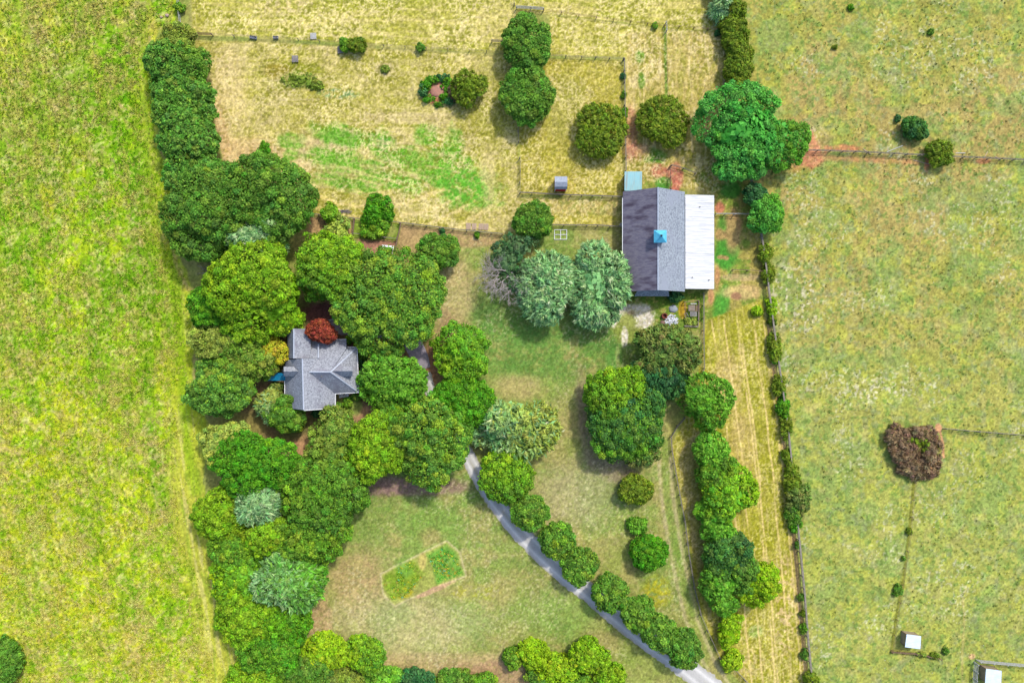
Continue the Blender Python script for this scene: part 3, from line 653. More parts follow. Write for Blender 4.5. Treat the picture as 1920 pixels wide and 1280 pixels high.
# south-west wood
T(425,832,48,40,9,'pale','pale yellow-green tree at the north corner of the southwest wood',G_SW)
T(478,868,70,58,11,'vivid','vivid deep green tree at the north of the southwest wood',G_SW,lump=.2)
T(486,940,36,44,11,'silver','small silver-blue tree in the middle of the southwest wood',G_SW)
T(418,962,50,46,9,'yellow','yellow-green tree at the meadow edge west of the silver-blue tree',G_SW)
T(604,930,76,66,12,'green','large mid-green tree on the east side of the southwest wood',G_SW,mixc=('dark',.5,-.5),lump=.2)
T(586,1005,66,44,11,'green','mid-green tree at the southeast bulge of the southwest wood',G_SW,lump=.2)
T(505,1005,48,34,10,'yellow','yellow-green tree between the silver-blue tree and the big silver-green one',G_SW)
T(440,1030,42,34,8.5,'green','shaded green tree on the meadow side, north of the big silver-green tree',G_SW)
T(545,1086,64,54,12,'silver','big silver-green tree jutting onto the lawn from the southwest wood',G_SW,mixc=('bright',.5,.2),lump=.14)
T(452,1082,52,54,8.5,'bright','fresh green tree on the meadow edge, left of the big silver-green tree',G_SW,mixc=('lime',-.6,0))
T(462,1155,52,52,9,'yellow','fine-leaved yellow-green tree on the meadow edge below the big silver-green tree',G_SW)
T(535,1165,48,46,8.5,'vivid','green and yellow tree just south of the big silver-green tree',G_SW,mixc=('yellow',-.3,.3))
T(508,1225,60,42,9,'green','green tree near the south edge of the picture in the southwest wood',G_SW,mixc=('vivid',.3,.2))
T(482,1272,52,36,8,'yellow','fresh green tree cut by the picture edge beside the meadow',G_SW)
T(610,1222,42,34,6,'lime','lime-green bush at the southwest corner of the lawn',G_BOT)
T(572,1262,44,34,7,'dark','dull green tree at the picture edge below the lime-green corner bush',G_BOT)
T(678,1228,38,36,6,'lime','lime and green tree standing out onto the lawn near the bottom left',G_BOT,mixc=('green',.6,-.2))
T(640,1272,44,22,5,'olive','olive bush at the picture edge below the lime and green tree',G_BOT,shrub=True)
T(722,1268,34,20,4,'bright','light green bush at the picture edge right of the lime and green tree',G_BOT,shrub=True)
T(776,1272,34,16,3.5,'teal','dark blue-green bush at the picture edge, leftmost of the low bottom bushes',G_BOT,shrub=True)
T(850,1274,36,16,3.2,'dark','dark green bush at the picture edge below the middle of the lawn',G_BOT,shrub=True)
T(905,1276,26,16,3,'green','low green bush at the picture edge under the two isolated bottom bushes',G_BOT,shrub=True)
T(961,1233,17,20,3.6,'green','smaller of the two isolated bushes at the bottom of the lawn',G_BOT,shrub=True)
T(1000,1222,28,26,5,'lime','larger lime-green of the two isolated bushes at the bottom of the lawn',G_BOT,shrub=True)
T(1045,1255,38,28,5.5,'lime','lime-green bush left of the tall round one at the bottom',G_BOT,shrub=True)
T(1104,1232,34,34,7,'lime','tall round lime-green bush, highest of the bottom cluster',G_BOT,shrub=True,mixc=('yellow',.4,.3))
T(1012,1272,28,18,4,'dark','dark green bush tucked under the left of the lime cluster',G_BOT,shrub=True)
T(1145,1266,28,22,4.5,'yellow','yellow-green bush at the right end of the bottom cluster',G_BOT,shrub=True)
T(1080,1276,34,16,4,'green','dull green bush at the picture edge below the tall round lime one',G_BOT,shrub=True)
T(12,1236,26,44,5.5,'dark','dark green thicket at the bottom left corner in the meadow',shrub=True,mixc=('dark',.2,-.5),name='bush')
# driveway row
dr = [(993, 958, 34, 33),(1042, 1012, 34, 34),(1088, 1060, 33, 34),(1142, 1110, 32, 35),(1196, 1150, 32, 34),(1236, 1186, 31, 34),(1283, 1214, 32, 37)]
dl = ['topmost round tree of the driveway row','second round tree from the top of the driveway row','third round tree from the top of the driveway row','fourth and middle round tree of the driveway row','fifth round tree from the top of the driveway row','sixth round tree of the driveway row, between two touching crowns','darkest and last round tree of the driveway row, where the drive shows again']
for i, (a, b, c, d) in enumerate(dr): T(a, b, c, d, 7.5, 'dark' if i == 6 else 'mixed', dl[i], G_DRIVE, mixc=('dark', 0, .2), lump=.07)
# lone shrubs on the lawn
T(1190,918,33,27,4,'cedar','wide olive cedar bush, uppermost of the three lone bushes on the east lawn',shrub=True,lump=.1)
T(1195,983,21,15,2.2,'bright','small low bush between the two larger lone bushes on the east lawn',shrub=True,mixc=('green',0,.2))
T(1216,1038,34,34,5,'vivid','round vivid green bush, lowest of the three lone bushes on the east lawn',shrub=True,lump=.06)
# mid clump
T(1156,738,53,56,10,'yellow','round yellow-green tree forming the upper half of the big lawn clump',mixc=('green',-.2,-.6))
T(1180,790,72,74,9.5,'green','wide deep green tree forming the lower half of the big lawn clump',mixc=('teal',0,.3),lump=.12)
T(1200,852,34,20,5,'juniper','small feathery tree poking out below the big lawn clump')
T(1246,660,60,44,9,'juniper','wide grey-olive juniper south of the barn',lump=.2)
T(1236,702,56,42,7,'teal','dark blue-green tree tucked below the grey-olive juniper')
T(1323,752,44,43,8,'bright','bright green star-shaped tree at the head of the tree belt',G_BELT,lump=.28,mixc=('green',0,0))
T(1333,842,28,30,7,'bright','fresh green tree at the top of the narrow tree belt',G_BELT,lump=.22)
T(1342,882,38,34,7.5,'green','green tree second from the top of the narrow tree belt',G_BELT)
T(1368,925,46,50,8,'bright','widest fresh green tree of the narrow tree belt',G_BELT,mixc=('lime',.5,.2),lump=.2)
T(1332,952,28,24,6,'green','green tree on the west flank of the widest belt tree',G_BELT,mixc=('bright',0,0))
T(1348,988,34,26,6.5,'bright','fresh green tree just above the dark one in the belt',G_BELT,lump=.22)
T(1366,1040,42,40,7.5,'dark','dark green tree in the lower tree belt',G_BELT,mixc=('teal',.3,0))
T(1390,1072,34,38,7,'dark','dark green tree between the dark one and the lime one in the belt',G_BELT)
T(1352,1092,34,36,7,'bright','bright green tree at the west side of the lower belt',G_BELT,mixc=('green',-.3,0),lump=.22)
T(1418,1090,38,42,7,'lime','bright lime tree at the east side of the lower belt',G_BELT,lump=.2)
T(1358,1132,24,20,5,'bright','narrow tree ending the main belt above the lime bushes',G_BELT)
T(1368,1180,25,28,4,'lime','larger lime bush in the gap south of the tree belt',G_BELT,shrub=True,lump=.28)
T(1372,1240,19,19,3,'lime','smaller lime bush against the thin fence at the belt end',G_BELT,shrub=True,lump=.25)
# northern paddock trees
T(988,80,43,52,7,'dark','upper of the two dark round trees on the northern fence line',mixc=('mixed',0,.4),lump=.12)
T(988,177,47,52,7,'dark','lower of the two dark round trees on the northern fence line',mixc=('mixed',0,.4),lump=.12)
T(1125,244,46,47,4.8,'cedar','olive cedar inside the paddock northwest of the barn',G_CED,lump=.14)
T(1243,231,44,46,4.8,'cedar','olive cedar with dark centre directly north of the barn',G_CED,lump=.14)
T(880,164,31,32,5,'cedar','loose olive cedar beside the brush pile in the hay field',G_CED,lump=.2,dens=.8)
T(1390,235,74,62,10,'emerald','large emerald green tree at the pasture fence corner, its main crown',lump=.34)
T(1460,262,46,48,8,'emerald','eastern emerald green tree reaching over the red soil patch',mixc=('green',.5,0),lump=.24)
T(1385,300,54,34,8,'emerald','southern emerald green tree right above the long fence start',lump=.24)
T(1000,414,34,35,6.5,'dark','dark round tree between the two paddock fences west of the barn',lump=.1)
T(822,470,36,35,6,'dark','dark round tree at the garden end of the lawn',lump=.12)
T(1028,541,50,60,8.5,'silver','left of the two silver-green trees west of the barn',lump=.2)
T(1122,526,50,60,9,'silver','right silver-green tree reaching over the barn roof edge',lump=.28)
T(1118,578,38,32,7.5,'silver','lower silver-green tree beside the gravel loop',lump=.28)
T(1420,366,22,23,5,'teal','dark green tree above the bright round one on the barn yard fence')
T(1441,405,35,35,6.5,'emerald','bright green round tree on the fence east of the barn',mixc=('bright',.5,.2))
hd = [(1357,12,24,26,'silver'),(1378,22,18,22,'cedar'),(1370,45,26,24,'cedar'),(1382,78,24,26,'cedar'),(1384,108,26,30,'cedar'),(1384,132,24,24,'cedar'),(1386,158,20,18,'cedar')]
hl = ['blue-green cedar at the north end of the hedge by the picture edge','small yellow-tipped cedar beside the blue-green one in the hedge','cedar third from the north in the hedge, level with the cross fence','cedar fourth from the north in the middle of the hedge','widest yellowish cedar of the hedge','cedar second from the south end of the hedge','short cedar ending the hedge above the emerald tree']
for q, l in zip(hd, hl): T(q[0], q[1], q[2], q[3], 5, q[4], l, G_HED, shrub=True, name='cedar', cat='cedar')
T(1358,-30,26,30,5,'cedar','cedar hedge plant just beyond the picture edge',G_HED,shrub=True,name='cedar',cat='cedar')
# small garden bushes
T(620,399,17,17,3,'green','small round bright bush on the garden fence beside the dark oak',shrub=True,mixc=('yellow',0,.5))
T(704,394,28,24,3.2,'vivid','spreading green bush north of the garden enclosure',shrub=True,lump=.3)
T(702,428,24,16,1.8,'green','leafy green plants inside the garden enclosure',shrub=True,lump=.3,cat='plant')
T(726,404,12,10,2.2,'vivid','little green bush on the east flank of the spreading garden bush',shrub=True)
T(632,432,26,24,3.5,'pale','feathery lime-green young tree in the dirt strip by the maple',shrub=True,lump=.38,dens=.55,name='young_tree',cat='tree')
T(648,82,10,13,2.6,'green','smaller darker bush of the pair on the northern field fence',shrub=True)
T(669,84,16,14,3,'cedar','larger olive bush of the pair on the northern field fence',shrub=True)
T(789,90,8,8,1.8,'dark','tiny round dark bush on the northern field fence',shrub=True)
T(560,149,26,12,.6,'olive','low weedy shrub on the overgrown mound in the hay field',shrub=True,lump=.5,dens=.35)
T(590,160,16,7,.8,'olive','yellowish low shrub at the east end of the overgrown mound',shrub=True,lump=.35,dens=.7)
T(722,129,8,7,.7,'olive','small dry olive weed clump in the north of the hay field',shrub=True)
T(495,284,11,15,1.1,'vivid','tall green weeds standing alone in the west of the hay field',shrub=True,lump=.3)
T(336,14,9,8,1.8,'green','little bush under the wire fence in the top left field corner',shrub=True)
# brush pile ring
T(848,172,8,18,1.0,'brown','dry brown twigs between the brambles and the loose cedar',shrub=True,lump=.35)
# round the house
T(604,622,26,22,8.4,'red','dark red Japanese maple over the northern roof edge of the house',lump=.14,zc=5.6)
T(507,762,24,28,6,'silver','pale blue-grey tree southwest of the house',mixc=('pale',0,.6))
T(539,776,37,34,7,'green','compact round green tree at the southwest corner of the house',mixc=('mixed',0,.3),lump=.10)
for a,b,c,d,k,l in [(655,634,7,5,'yellow','yellow-green clipped shrub beside the stone patio'),(655,640,5,5,'dark','dark clipped shrub close to the northeast roof corner'),(671,648,9,9,'lime','bright yellow round shrub northeast of the house'),(679,667,9,9,'dark','dark round shrub, upper of three along the east wall'),(678,683,9,9,'teal','dark round shrub, middle of three along the east wall'),(682,700,8,7,'teal','dark round shrub, lower of three along the east wall'),(652,754,9,9,'green','round green shrub on the small south lawn by the chairs'),(634,762,8,8,'dark','dark shrub at the inner corner of the south wall'),(668,743,10,7,'dark','dark shrub right of the two white chairs'),(594,774,9,7,'teal','dark shrub against the south gable wall'),(683,735,10,12,'olive','olive shrub between the house corner and the light green tree')]:
    T(a,b,c,d,1.6,k,l,G_HOUSE,shrub=True,lump=.08)
T(521,728,13,12,2.4,'juniper','brownish-olive bush below the blue awning',G_HOUSE,shrub=True)
# pasture
T(1712,243,23,21,3.6,'teal','dark green bush alone in the northeast pasture',shrub=True,lump=.25,mixc=('dark',0,.2))
T(1762,288,22,24,3.6,'cedar','olive cedar bush growing through the pasture rail fence',shrub=True,lump=.25)
T(1596,14,5,5,1.0,'vivid','tiny bright bush near the top of the northeast pasture',shrub=True)
T(1745,60,5,5,.9,'dark','tiny dark bush in the upper right of the northeast pasture',shrub=True)
T(1565,88,5,4,.8,'cedar','tiny olive bush in the northeast pasture near the hedge',shrub=True)
T(1683,223,5,7,1.0,'teal','tiny dark bush just northwest of the lone pasture bush',shrub=True)
# brown bramble thicket, heart-shaped: three lobes of one mass
def thicket(parts, bx, by, label, nm, cat, lump=.3):
    vs, fs, cs = [], [], []; off = 0
    for i,(a,b,rx,ry,h,kd,dn) in enumerate(parts):
        c = W(a,b,h*.5); V, F, CC = crown_arrays(kd, rx*S, ry*S, h*.5, 900+i+int(bx), -.7, dn, None, lump)
        vs.append(V+np.array((c.x, c.y, h*.48))); fs.append(F+off); cs.append(CC); off += len(V)
    b0 = W(bx,by); V = np.concatenate(vs)-np.array((b0.x,b0.y,0))
    o = np_mesh(nm, V, np.concatenate(fs), np.concatenate(cs), LEAF, loc=(b0.x,b0.y,0)); tag(o, label, cat)
thicket([(1681,818,18,20,2.2,'brown',.9),(1692,838,20,20,2.2,'brown',.9),(1728,818,22,22,2.4,'brown',.9),(1708,848,28,26,2.4,'brown',.9),(1742,852,20,34,2.2,'brown',.9),(1744,884,14,20,1.9,'brown',.8),(1716,876,22,20,1.9,'brown',.8),(1728,824,14,18,2.9,'cedar',.35),(1708,824,10,8,2.5,'cedar',.3),(1685,882,6,6,1.0,'brown',.6)],
    1712, 848, "heart-shaped brown bramble thicket with a green top in the eastern pasture", "bramble_thicket", "thicket")
thicket([(798,158,9,11,1.3,'vivid',.5),(796,172,7,12,1.2,'teal',.5),(803,186,9,7,1.1,'vivid',.5),(812,150,12,6,1.2,'vivid',.5),(828,147,12,6,1.2,'teal',.5),(842,152,8,9,1.1,'vivid',.45),(836,164,7,7,.9,'vivid',.4),(832,182,9,7,1.0,'vivid',.45),(842,192,10,6,1.1,'teal',.5),(822,196,8,5,.9,'vivid',.4),(850,184,6,8,1.0,'brown',.4)],
    820, 170, "ragged ring of green brambles around the red soil pile", "bramble_ring", "brambles", .4)
# fence line shrubs
fs = [(1435,476,11,15,'cedar'),(1441,512,10,16,'cedar'),(1446,574,8,14,'lime'),(1447,598,7,10,'cedar'),(1452,650,10,20,'cedar'),(1455,668,9,9,'green'),(1461,722,9,15,'cedar'),(1468,762,9,16,'vivid'),(1473,800,9,16,'cedar'),(1475,852,8,8,'cedar'),(1480,878,9,14,'cedar'),(1486,905,13,22,'cedar'),(1497,935,19,20,'juniper'),(1488,958,11,18,'dark'),(1491,982,8,12,'vivid'),(1494,1020,5,6,'dark'),(1501,1118,6,5,'dark'),(1506,1150,5,5,'cedar'),(1507,1178,5,10,'green'),(1518,1275,14,14,'cedar'),(1510,1225,6,8,'dark')]
fl = ['olive shrub on the east fence, first one south of the barn yard','olive shrub at the end of the short yard fence','lime-yellow shrub on the east fence near the yellow bush','small dark shrub right under the lime-yellow one on the east fence','tall olive shrub on the east fence level with the juniper','small shrub joined to the foot of the tall olive one','olive shrub on the east fence level with the two-tone lawn clump','vivid green shrub on the east fence level with the star-shaped tree','olive shrub on the east fence just below the vivid green one','tiny shrub on the east fence above the long overgrown stretch','first shrub of the long overgrown stretch of the east fence','large olive shrub in the overgrown stretch of the east fence','widest feathery shrub leaning into the pasture from the east fence','dark shrub at the lower end of the overgrown stretch','narrow vivid shrub below the overgrown stretch of the east fence','tiny dark shrub on the bare fence south of the overgrown stretch','little round shrub hanging on the east fence level with the lime tree','tiny olive shrub on the fence below the little round one','narrow green weeds on the lower east fence','olive shrub at the south end of the east fence by the picture edge','tiny dark weeds on the last stretch of the east fence']
for q, l in zip(fs, fl): T(q[0], q[1], q[2]*1.05, q[3]*(1.35 if 640 < q[1] < 1000 else 1.15), 1.2+q[2]*.10, q[4], l, G_FS, shrub=True, lump=.25)
T(1420,583,10,10,1.8,'lime','round yellow flowering bush standing alone near the east fence',shrub=True)
T(1266,555,14,9,2.2,'teal','dark shrub against the south wall of the barn',shrub=True)
T(1682,1106,8,10,1.2,'dark','dark shrub halfway along the overgrown wire fence in the pasture',shrub=True,lump=.3)
T(1695,1046,4,4,.9,'dark','tiny shrub on the pasture wire fence above the larger dark one',shrub=True)
T(1705,996,5,6,1.0,'cedar','tiny olive shrub on the upper pasture wire fence',shrub=True)
T(1752,1230,9,6,1.0,'cedar','low olive shrub at the end of the wire fence below the white-roofed shed',shrub=True)
T(1728,1226,9,4,.8,'olive','low yellowish weeds on the fence just below the white-roofed shed',shrub=True)
T(1774,1220,6,6,.9,'dark','tiny dark shrub off the fence end, right of the white-roofed shed',shrub=True)
for i,(a,b,l) in enumerate([(1228,48,'bush on the northern cross fence left of its corner post'),(1169,143,'tiny dark bush on the paddock fence, uppermost of three'),(1170,178,'small green bush on the paddock fence, middle of three'),(1171,212,'long narrow bush on the paddock fence, lowest of three'),(1345,62,'small blue-green weeds where the cross fence meets the hedge'),(895,440,'small green plant at the foot of the garden fence by the boards'),(830,434,'small dark plant on the garden fence left of the boards')]):
    T(a,b,5,6 if i != 3 else 12,1.1,['green','teal','green','green','teal','vivid','teal'][i],l,shrub=True)

# dead tree with bare branches
def dead_tree():
    base = W(960,512,4); e = empty("dying_tree", (base.x, base.y, 0), "half-dead tree with bare whitish branches west of the silver-green pair", "tree")
    R = random.Random(5); m = MB(); m.cone((0,0,-.2),(0,0,4.6),.35,.22,8)
    def br(p, d, L, r, lev):
        q = p+d*L; m.cone(p, q, r, r*.6, 4 if lev > 1 else 5, False)
        if lev >= 4: return
        for _ in range(3 if lev < 2 else 4):
            nd = (d+Vector((R.uniform(-.8,.8), R.uniform(-.8,.8), R.uniform(-.35,.45)))).normalized(); br(p+d*L*R.uniform(.45,1), nd, L*R.uniform(.55,.8), r*.62, lev+1)
    for a, L in [(178,3.4),(192,3.6),(205,3.5),(222,3.2),(245,2.8),(270,3.0),(288,3.4),(305,3.2),(165,2.9),(330,2.8),(350,2.8),(15,2.4),(150,2.2)]:
        an = math.radians(a); br(Vector((0,0,R.uniform(2.4,4.4))), Vector((math.cos(an), math.sin(an), .32)).normalized(), L, .10, 0)
    me = bpy.data.meshes.new("branches"); me.from_pydata(m.v, [], m.f); me.materials.append(DEADWOOD); me.update()
    o = bpy.data.objects.new("branches", me); COL.objects.link(o); o.parent = e
    vs, fs, cs, off = [], [], [], 0
    for i,(a,b,rx,ry,zz,kd) in enumerate([(975,462,32,20,3.9,'grey'),(952,490,24,30,4.3,'grey'),(965,522,18,24,3.8,'grey'),(940,470,16,14,3.6,'grey')]):
        c = W(a,b,zz); V,F,CC = crown_arrays(kd, rx*S, ry*S, 1.3, 950+i, -.5, .5, ('teal',0,0), .38)
        vs.append(V+np.array((c.x-base.x, c.y-base.y, zz))); fs.append(F+off); cs.append(CC); off += len(V)
    np_mesh("crown", np.concatenate(vs), np.concatenate(fs), np.concatenate(cs), LEAF, parent=e)
dead_tree()
def bare_bush(px, py, r, label):
    b = W(px,py); R = random.Random(int(px)); m = MB()
    for i in range(26):
        a = R.uniform(0,6.28); p = Vector((b.x,b.y,0)); d = Vector((math.cos(a),math.sin(a),R.uniform(.4,1.4))).normalized(); L = r*R.uniform(.5,.9)
        q = p+d*L; m.cone(p,q,.05,.03,4,False)
        for _ in range(3):
            d2 = (d+Vector((R.uniform(-.6,.6),R.uniform(-.6,.6),R.uniform(-.3,.3)))).normalized(); m.cone(q,q+d2*L*.5,.03,.012,4,False)
    o = build("bare_bush", m, DEADWOOD, origin=b); tag(o, label, "bush")
bare_bush(398,512,2.8,'bare grey leafless bush in the shade west of the big maple')

# ------------------------------------------------------------------ roads, patio
def ribbon(pts, ws, z):
    m = MB(); n = len(pts); L = []; Rr = []
    for i, p in enumerate(pts):
        a = Vector(pts[max(i-1,0)]); b = Vector(pts[min(i+1,n-1)]); d = (b-a).normalized(); nn = Vector((-d.y, d.x))
        L.append(W(p[0]+nn.x*ws[i]/2, p[1]+nn.y*ws[i]/2, z)); Rr.append(W(p[0]-nn.x*ws[i]/2, p[1]-nn.y*ws[i]/2, z))
    for i in range(n-1): m.poly([L[i], L[i+1], Rr[i+1], Rr[i]])
    return m
def smoothpts(pts, ws, k=6):
    P, Q = [], []
    for i in range(len(pts)-1):
        p0 = pts[max(i-1,0)]; p1 = pts[i]; p2 = pts[i+1]; p3 = pts[min(i+2,len(pts)-1)]
        for j in range(k):
            t = j/k; f = lambda a,b,c,d: .5*((2*b)+(-a+c)*t+(2*a-5*b+4*c-d)*t*t+(-a+3*b-3*c+d)*t**3)
            P.append((f(p0[0],p1[0],p2[0],p3[0]), f(p0[1],p1[1],p2[1],p3[1]))); Q.append(ws[i]*(1-t)+ws[i+1]*t+math.sin(i*7.3+j*1.7)*.9)
    P.append(pts[-1]); Q.append(ws[-1]); return P, Q
GRAVEL = noisy_mat("blue_grey_gravel", lin((206,210,216)), lin((230,232,234)), 1.2, .95, .05, c3=lin((180,186,198)), s3=.35, bump=.3)
ASPH = noisy_mat("old_asphalt", lin((176,166,176)), lin((150,142,154)), 1.4, .95, .05, c3=lin((158,150,160)), s3=.5)
def track(name, P, Q, z, c1, c2, cedge):
    P = np.array(P, float); Q = np.array(Q, float); n = len(P); d = np.gradient(P, axis=0); d /= np.linalg.norm(d, axis=1, keepdims=True)+1e-9; nn = np.stack([-d[:,1], d[:,0]], 1)
    m_ = 17; V = np.zeros((n, m_, 3), dtype=np.float32); C = np.zeros((n, m_, 3), dtype=np.float32)
    for j in range(m_):
        u = j/(m_-1)*2-1; w = Q/2
        if abs(u) > .99: w = w*(1+(fbm(P[:,0]+u*500, P[:,1], 5, 201, 2)-.5)*.30)
        x = P[:,0]+nn[:,0]*w*u; y = P[:,1]+nn[:,1]*w*u
        k = (H-z)/H*S; V[:, j, 0] = (x-960)*k; V[:, j, 1] = (640-y)*k; V[:, j, 2] = z+.03*(1-u*u)
        tr = np.exp(-((abs(u)-.48)/.16)**2); nz = fbm(x, y, 5, 203, 3)[:, None]; n2 = fbm(x, y, 22, 204, 2)[:, None]
        c = np.array(c1)*(1-nz)+np.array(c2)*nz; c = c*(1-.10*(1-tr))+10*tr
        ed = np.clip((abs(u)-.80)/.2, 0, 1)*np.clip((nz-.38)*4, 0, 1); c = c*(1-ed*.8)+np.array(cedge)*ed*.8
        cen = np.exp(-(u/.14)**2)*np.clip((n2-.5)*5, 0, 1)*.35; c = c*(1-cen)+np.array(cedge)*cen; C[:, j] = c*(1+(n2-.5)*.14)
    idx = np.arange(n*m_).reshape(n, m_); F = np.stack([idx[:-1,:-1], idx[:-1,1:], idx[1:,1:], idx[1:,:-1]], -1).reshape(-1, 4)
    mt = noisy_mat(name+"_gravel", (1,1,1), (.8,.8,.82), 5, .95, .05, bump=.4); t = mt.node_tree; a = t.nodes.new("ShaderNodeAttribute"); a.attribute_name = "Col"
    b = t.nodes["Principled BSDF"]; src = b.inputs["Base Color"].links[0].from_socket; mx = t.nodes.new("ShaderNodeVectorMath"); mx.operation = 'MULTIPLY'
    t.links.new(src, mx.inputs[0]); t.links.new(a.outputs["Color"], mx.inputs[1]); t.links.new(mx.outputs[0], b.inputs["Base Color"])
    o = np_mesh(name, V.reshape(-1,3), F, nlin(np.clip(C.reshape(-1,3),0,255)), mt); tag(o, kind='structure')
P, Q = smoothpts([DRIVE_N[2]]+DRIVE_N[3:]+DRIVE[1:], [22,23,24,24,24]+DRIVE_W[1:], 16)
track("driveway", P, Q, .03, (222,220,214), (240,238,232), (164,156,112))
P, Q = smoothpts([(640,608),(690,618),(735,622),(765,632),(783,662),(795,692)], [26,26,28,34,34,26])
o = build("parking_apron", ribbon(P, Q, .036), ASPH); tag(o, kind='structure')
CONC = noisy_mat("weathered_concrete", lin((168,156,158)), lin((146,134,140)), 1.5, .9, .1)
m = MB(); pp = [(616,600),(624,598),(640,596),(652,598),(652,627),(640,628),(628,622),(618,612)]
m.slab([W(a,b,.12) for a,b in pp], .15); o = build("patio", m, CONC); tag(o, kind='structure')
m = MB(); pl = [(614,602),(622,599),(632,597),(640,595)]
for i in range(3): m.beam(W(*pl[i],.3), W(*pl[i+1],.3), .3, .45)
STONE = noisy_mat("pale_stone", lin((190,188,186)), lin((150,148,150)), 3, .9, .1)
o = build("garden_wall", m, STONE, origin=W(626,598)); tag(o, "low curved pale stone wall edging the patio beside the red maple", "wall")

# ------------------------------------------------------------------ fences
WOODG = noisy_mat("weathered_grey_wood", lin((158,152,140)), lin((122,114,102)), 3, .9, .1, stretch=(1,1,1))
WOODB = noisy_mat("weathered_brown_wood", lin((156,130,112)), lin((112,92,78)), 3, .9, .1)
WOODW = noisy_mat("pale_painted_wood", lin((196,200,200)), lin((160,160,156)), 3, .85, .15)
WIRE = new_mat("galvanised_wire", lin((150,155,158)), .5, .4, .6)
def fence(pts, label, rails=3, h=1.35, sp=2.6, mat=WOODG, rw=.06, rh=.15, group='rail fences around the paddocks', post=.16, cap=False):
    P = [W(a,b) for a,b in pts]; base = P[0].copy(); e = empty("fence", base, label, "fence", group)
    for k in range(rails):
        z = h*(k+1)/rails-.06; m = MB()
        for i in range(len(P)-1):
            d = P[i+1]-P[i]; nseg = max(1, int(d.length/(sp*2)))
            for s_ in range(nseg):
                a = P[i]+d*(s_/nseg); b = P[i]+d*((s_+1)/nseg); jz = random.uniform(-.03,.03); off = Vector((-d.y,d.x,0)).normalized()*(post/2+rw/2+.003)
                m.beam(a+off+Vector((0,0,z+jz)), b+off+Vector((0,0,z-jz)), rw, rh)
        build("rail", m, mat, e)
    if cap:
        m = MB()
        for i in range(len(P)-1): m.beam(P[i]+Vector((0,0,h+.09)), P[i+1]+Vector((0,0,h+.09)), .34, .05)
        build("top_board", m, mat, e)
    pm = MB(); pm.box(-post/2,post/2,-post/2,post/2,-.3,h+.05); me = bpy.data.meshes.new("post"); me.from_pydata(pm.v,[],pm.f); me.materials.append(mat); me.update()
    spots = []
    for i in range(len(P)-1):
        d = P[i+1]-P[i]; n_ = max(1, int(round(d.length/sp)))
        spots += [P[i]+d*(j/n_) for j in range(n_)]
    spots.append(P[-1])
    for p in spots[:100]:
        o = bpy.data.objects.new("post", me); COL.objects.link(o); o.parent = e; o.location = p-base; o.rotation_euler = (random.uniform(-.03,.03), random.uniform(-.03,.03), random.uniform(0,.3))
    return e
fence(FENCE_E[:7], "upper half of the long grey plank fence between barn yard and east pasture", cap=True, rh=.24, rails=3, h=1.45)
fence(FENCE_E[6:], "lower half of the long grey plank fence beside the mown strip", cap=True, rh=.24, rails=3, h=1.45)
fence([(1506,284),(1600,287),(1720,293),(1740,294)], "grey rail fence from the red soil patch to the olive cedar bush", rails=3, h=1.4)
fence([(1778,296),(1850,299),(1990,306)], "grey rail fence from the olive cedar bush to the right picture edge", rails=3, h=1.4)
fence([(1768,803),(1850,810),(1990,821)], "rail fence beside the brown bramble thicket, running to the right edge", rails=3, h=1.4)
fence([(1822,1300),(1826,1240)], "short side of the pale pen fence in the bottom right corner", rails=4, h=1.6, mat=WOODW, sp=1.8)
fence([(1830,1236),(1880,1241),(1990,1250)], "long side of the pale pen fence above the corner shed", rails=4, h=1.6, mat=WOODW)
fence([(1714,904),(1704,1000),(1690,1095),(1680,1160),(1671,1218)], "thin overgrown wire fence running south from the bramble thicket", rails=2, h=.9, mat=WOODB, rw=.03, rh=.03, post=.1, sp=4)
fence([(1671,1221),(1716,1224),(1762,1234)], "short weedy fence below the white-roofed pasture shed", rails=2, h=.8, mat=WOODB, sp=3)
fence([(334,-20),(337,20),(341,53)], "pale rail fence at the top left corner of the north field", rails=2, h=1.3, mat=WOODW)
fence([(356,66),(372,67),(400,68)], "short brown rail fence beside the top of the dense tree row", rails=3, h=1.3, mat=WOODB)
fence([(400,68),(480,72),(560,76),(640,82),(720,88),(800,93),(880,97),(945,100)], "thin wire fence across the north side of the hay field", rails=2, h=1.1, rw=.03, rh=.04, post=.12, sp=4)
fence([(922,80),(945,82)], "short grey rail section left of the upper dark round tree", rails=3, h=1.3)
fence([(963,-15),(965,38)], "thin fence running from the top edge down to the upper dark round tree", rails=2, h=1.2, mat=WOODG, rw=.04, rh=.08)
fence([(968,18),(995,19),(1019,21)], "pale plank section at the start of the northern cross fence", rails=4, h=1.4, mat=WOODW)
fence([(1019,22),(1085,31),(1150,40),(1245,51),(1300,55),(1352,59)], "low overgrown northern cross fence reaching the cedar hedge", rails=2, h=1.0, rw=.03, rh=.05, post=.12, sp=3.5, mat=WOODB)
fence([(1247,46),(1248,62)], "leaning pale gate post section in the middle of the northern cross fence", rails=2, h=1.3, mat=WOODW, sp=1.5)
fence([(1248,62),(1249,120),(1251,185)], "wire fence running from the cross fence to the northern cedar", rails=2, h=1.0, rw=.03, rh=.03, post=.1, sp=5, mat=WOODB)
fence([(1031,107),(1090,110),(1168,113)], "top fence of the paddock right of the two dark round trees", rails=2, h=1.2, rw=.04, rh=.08, sp=3)
fence([(1169,114),(1170,200),(1172,322)], "long side fence of the paddock leading to the barn corner", rails=3, h=1.3, rh=.10)
fence([(970,228),(972,268)], "short grey fence piece below the lower dark round tree", rails=3, h=1.3)
fence([(974,298),(975,322),(974,364)], "grey fence piece at the northwest corner of the coop paddock", rails=3, h=1.3, rh=.1)
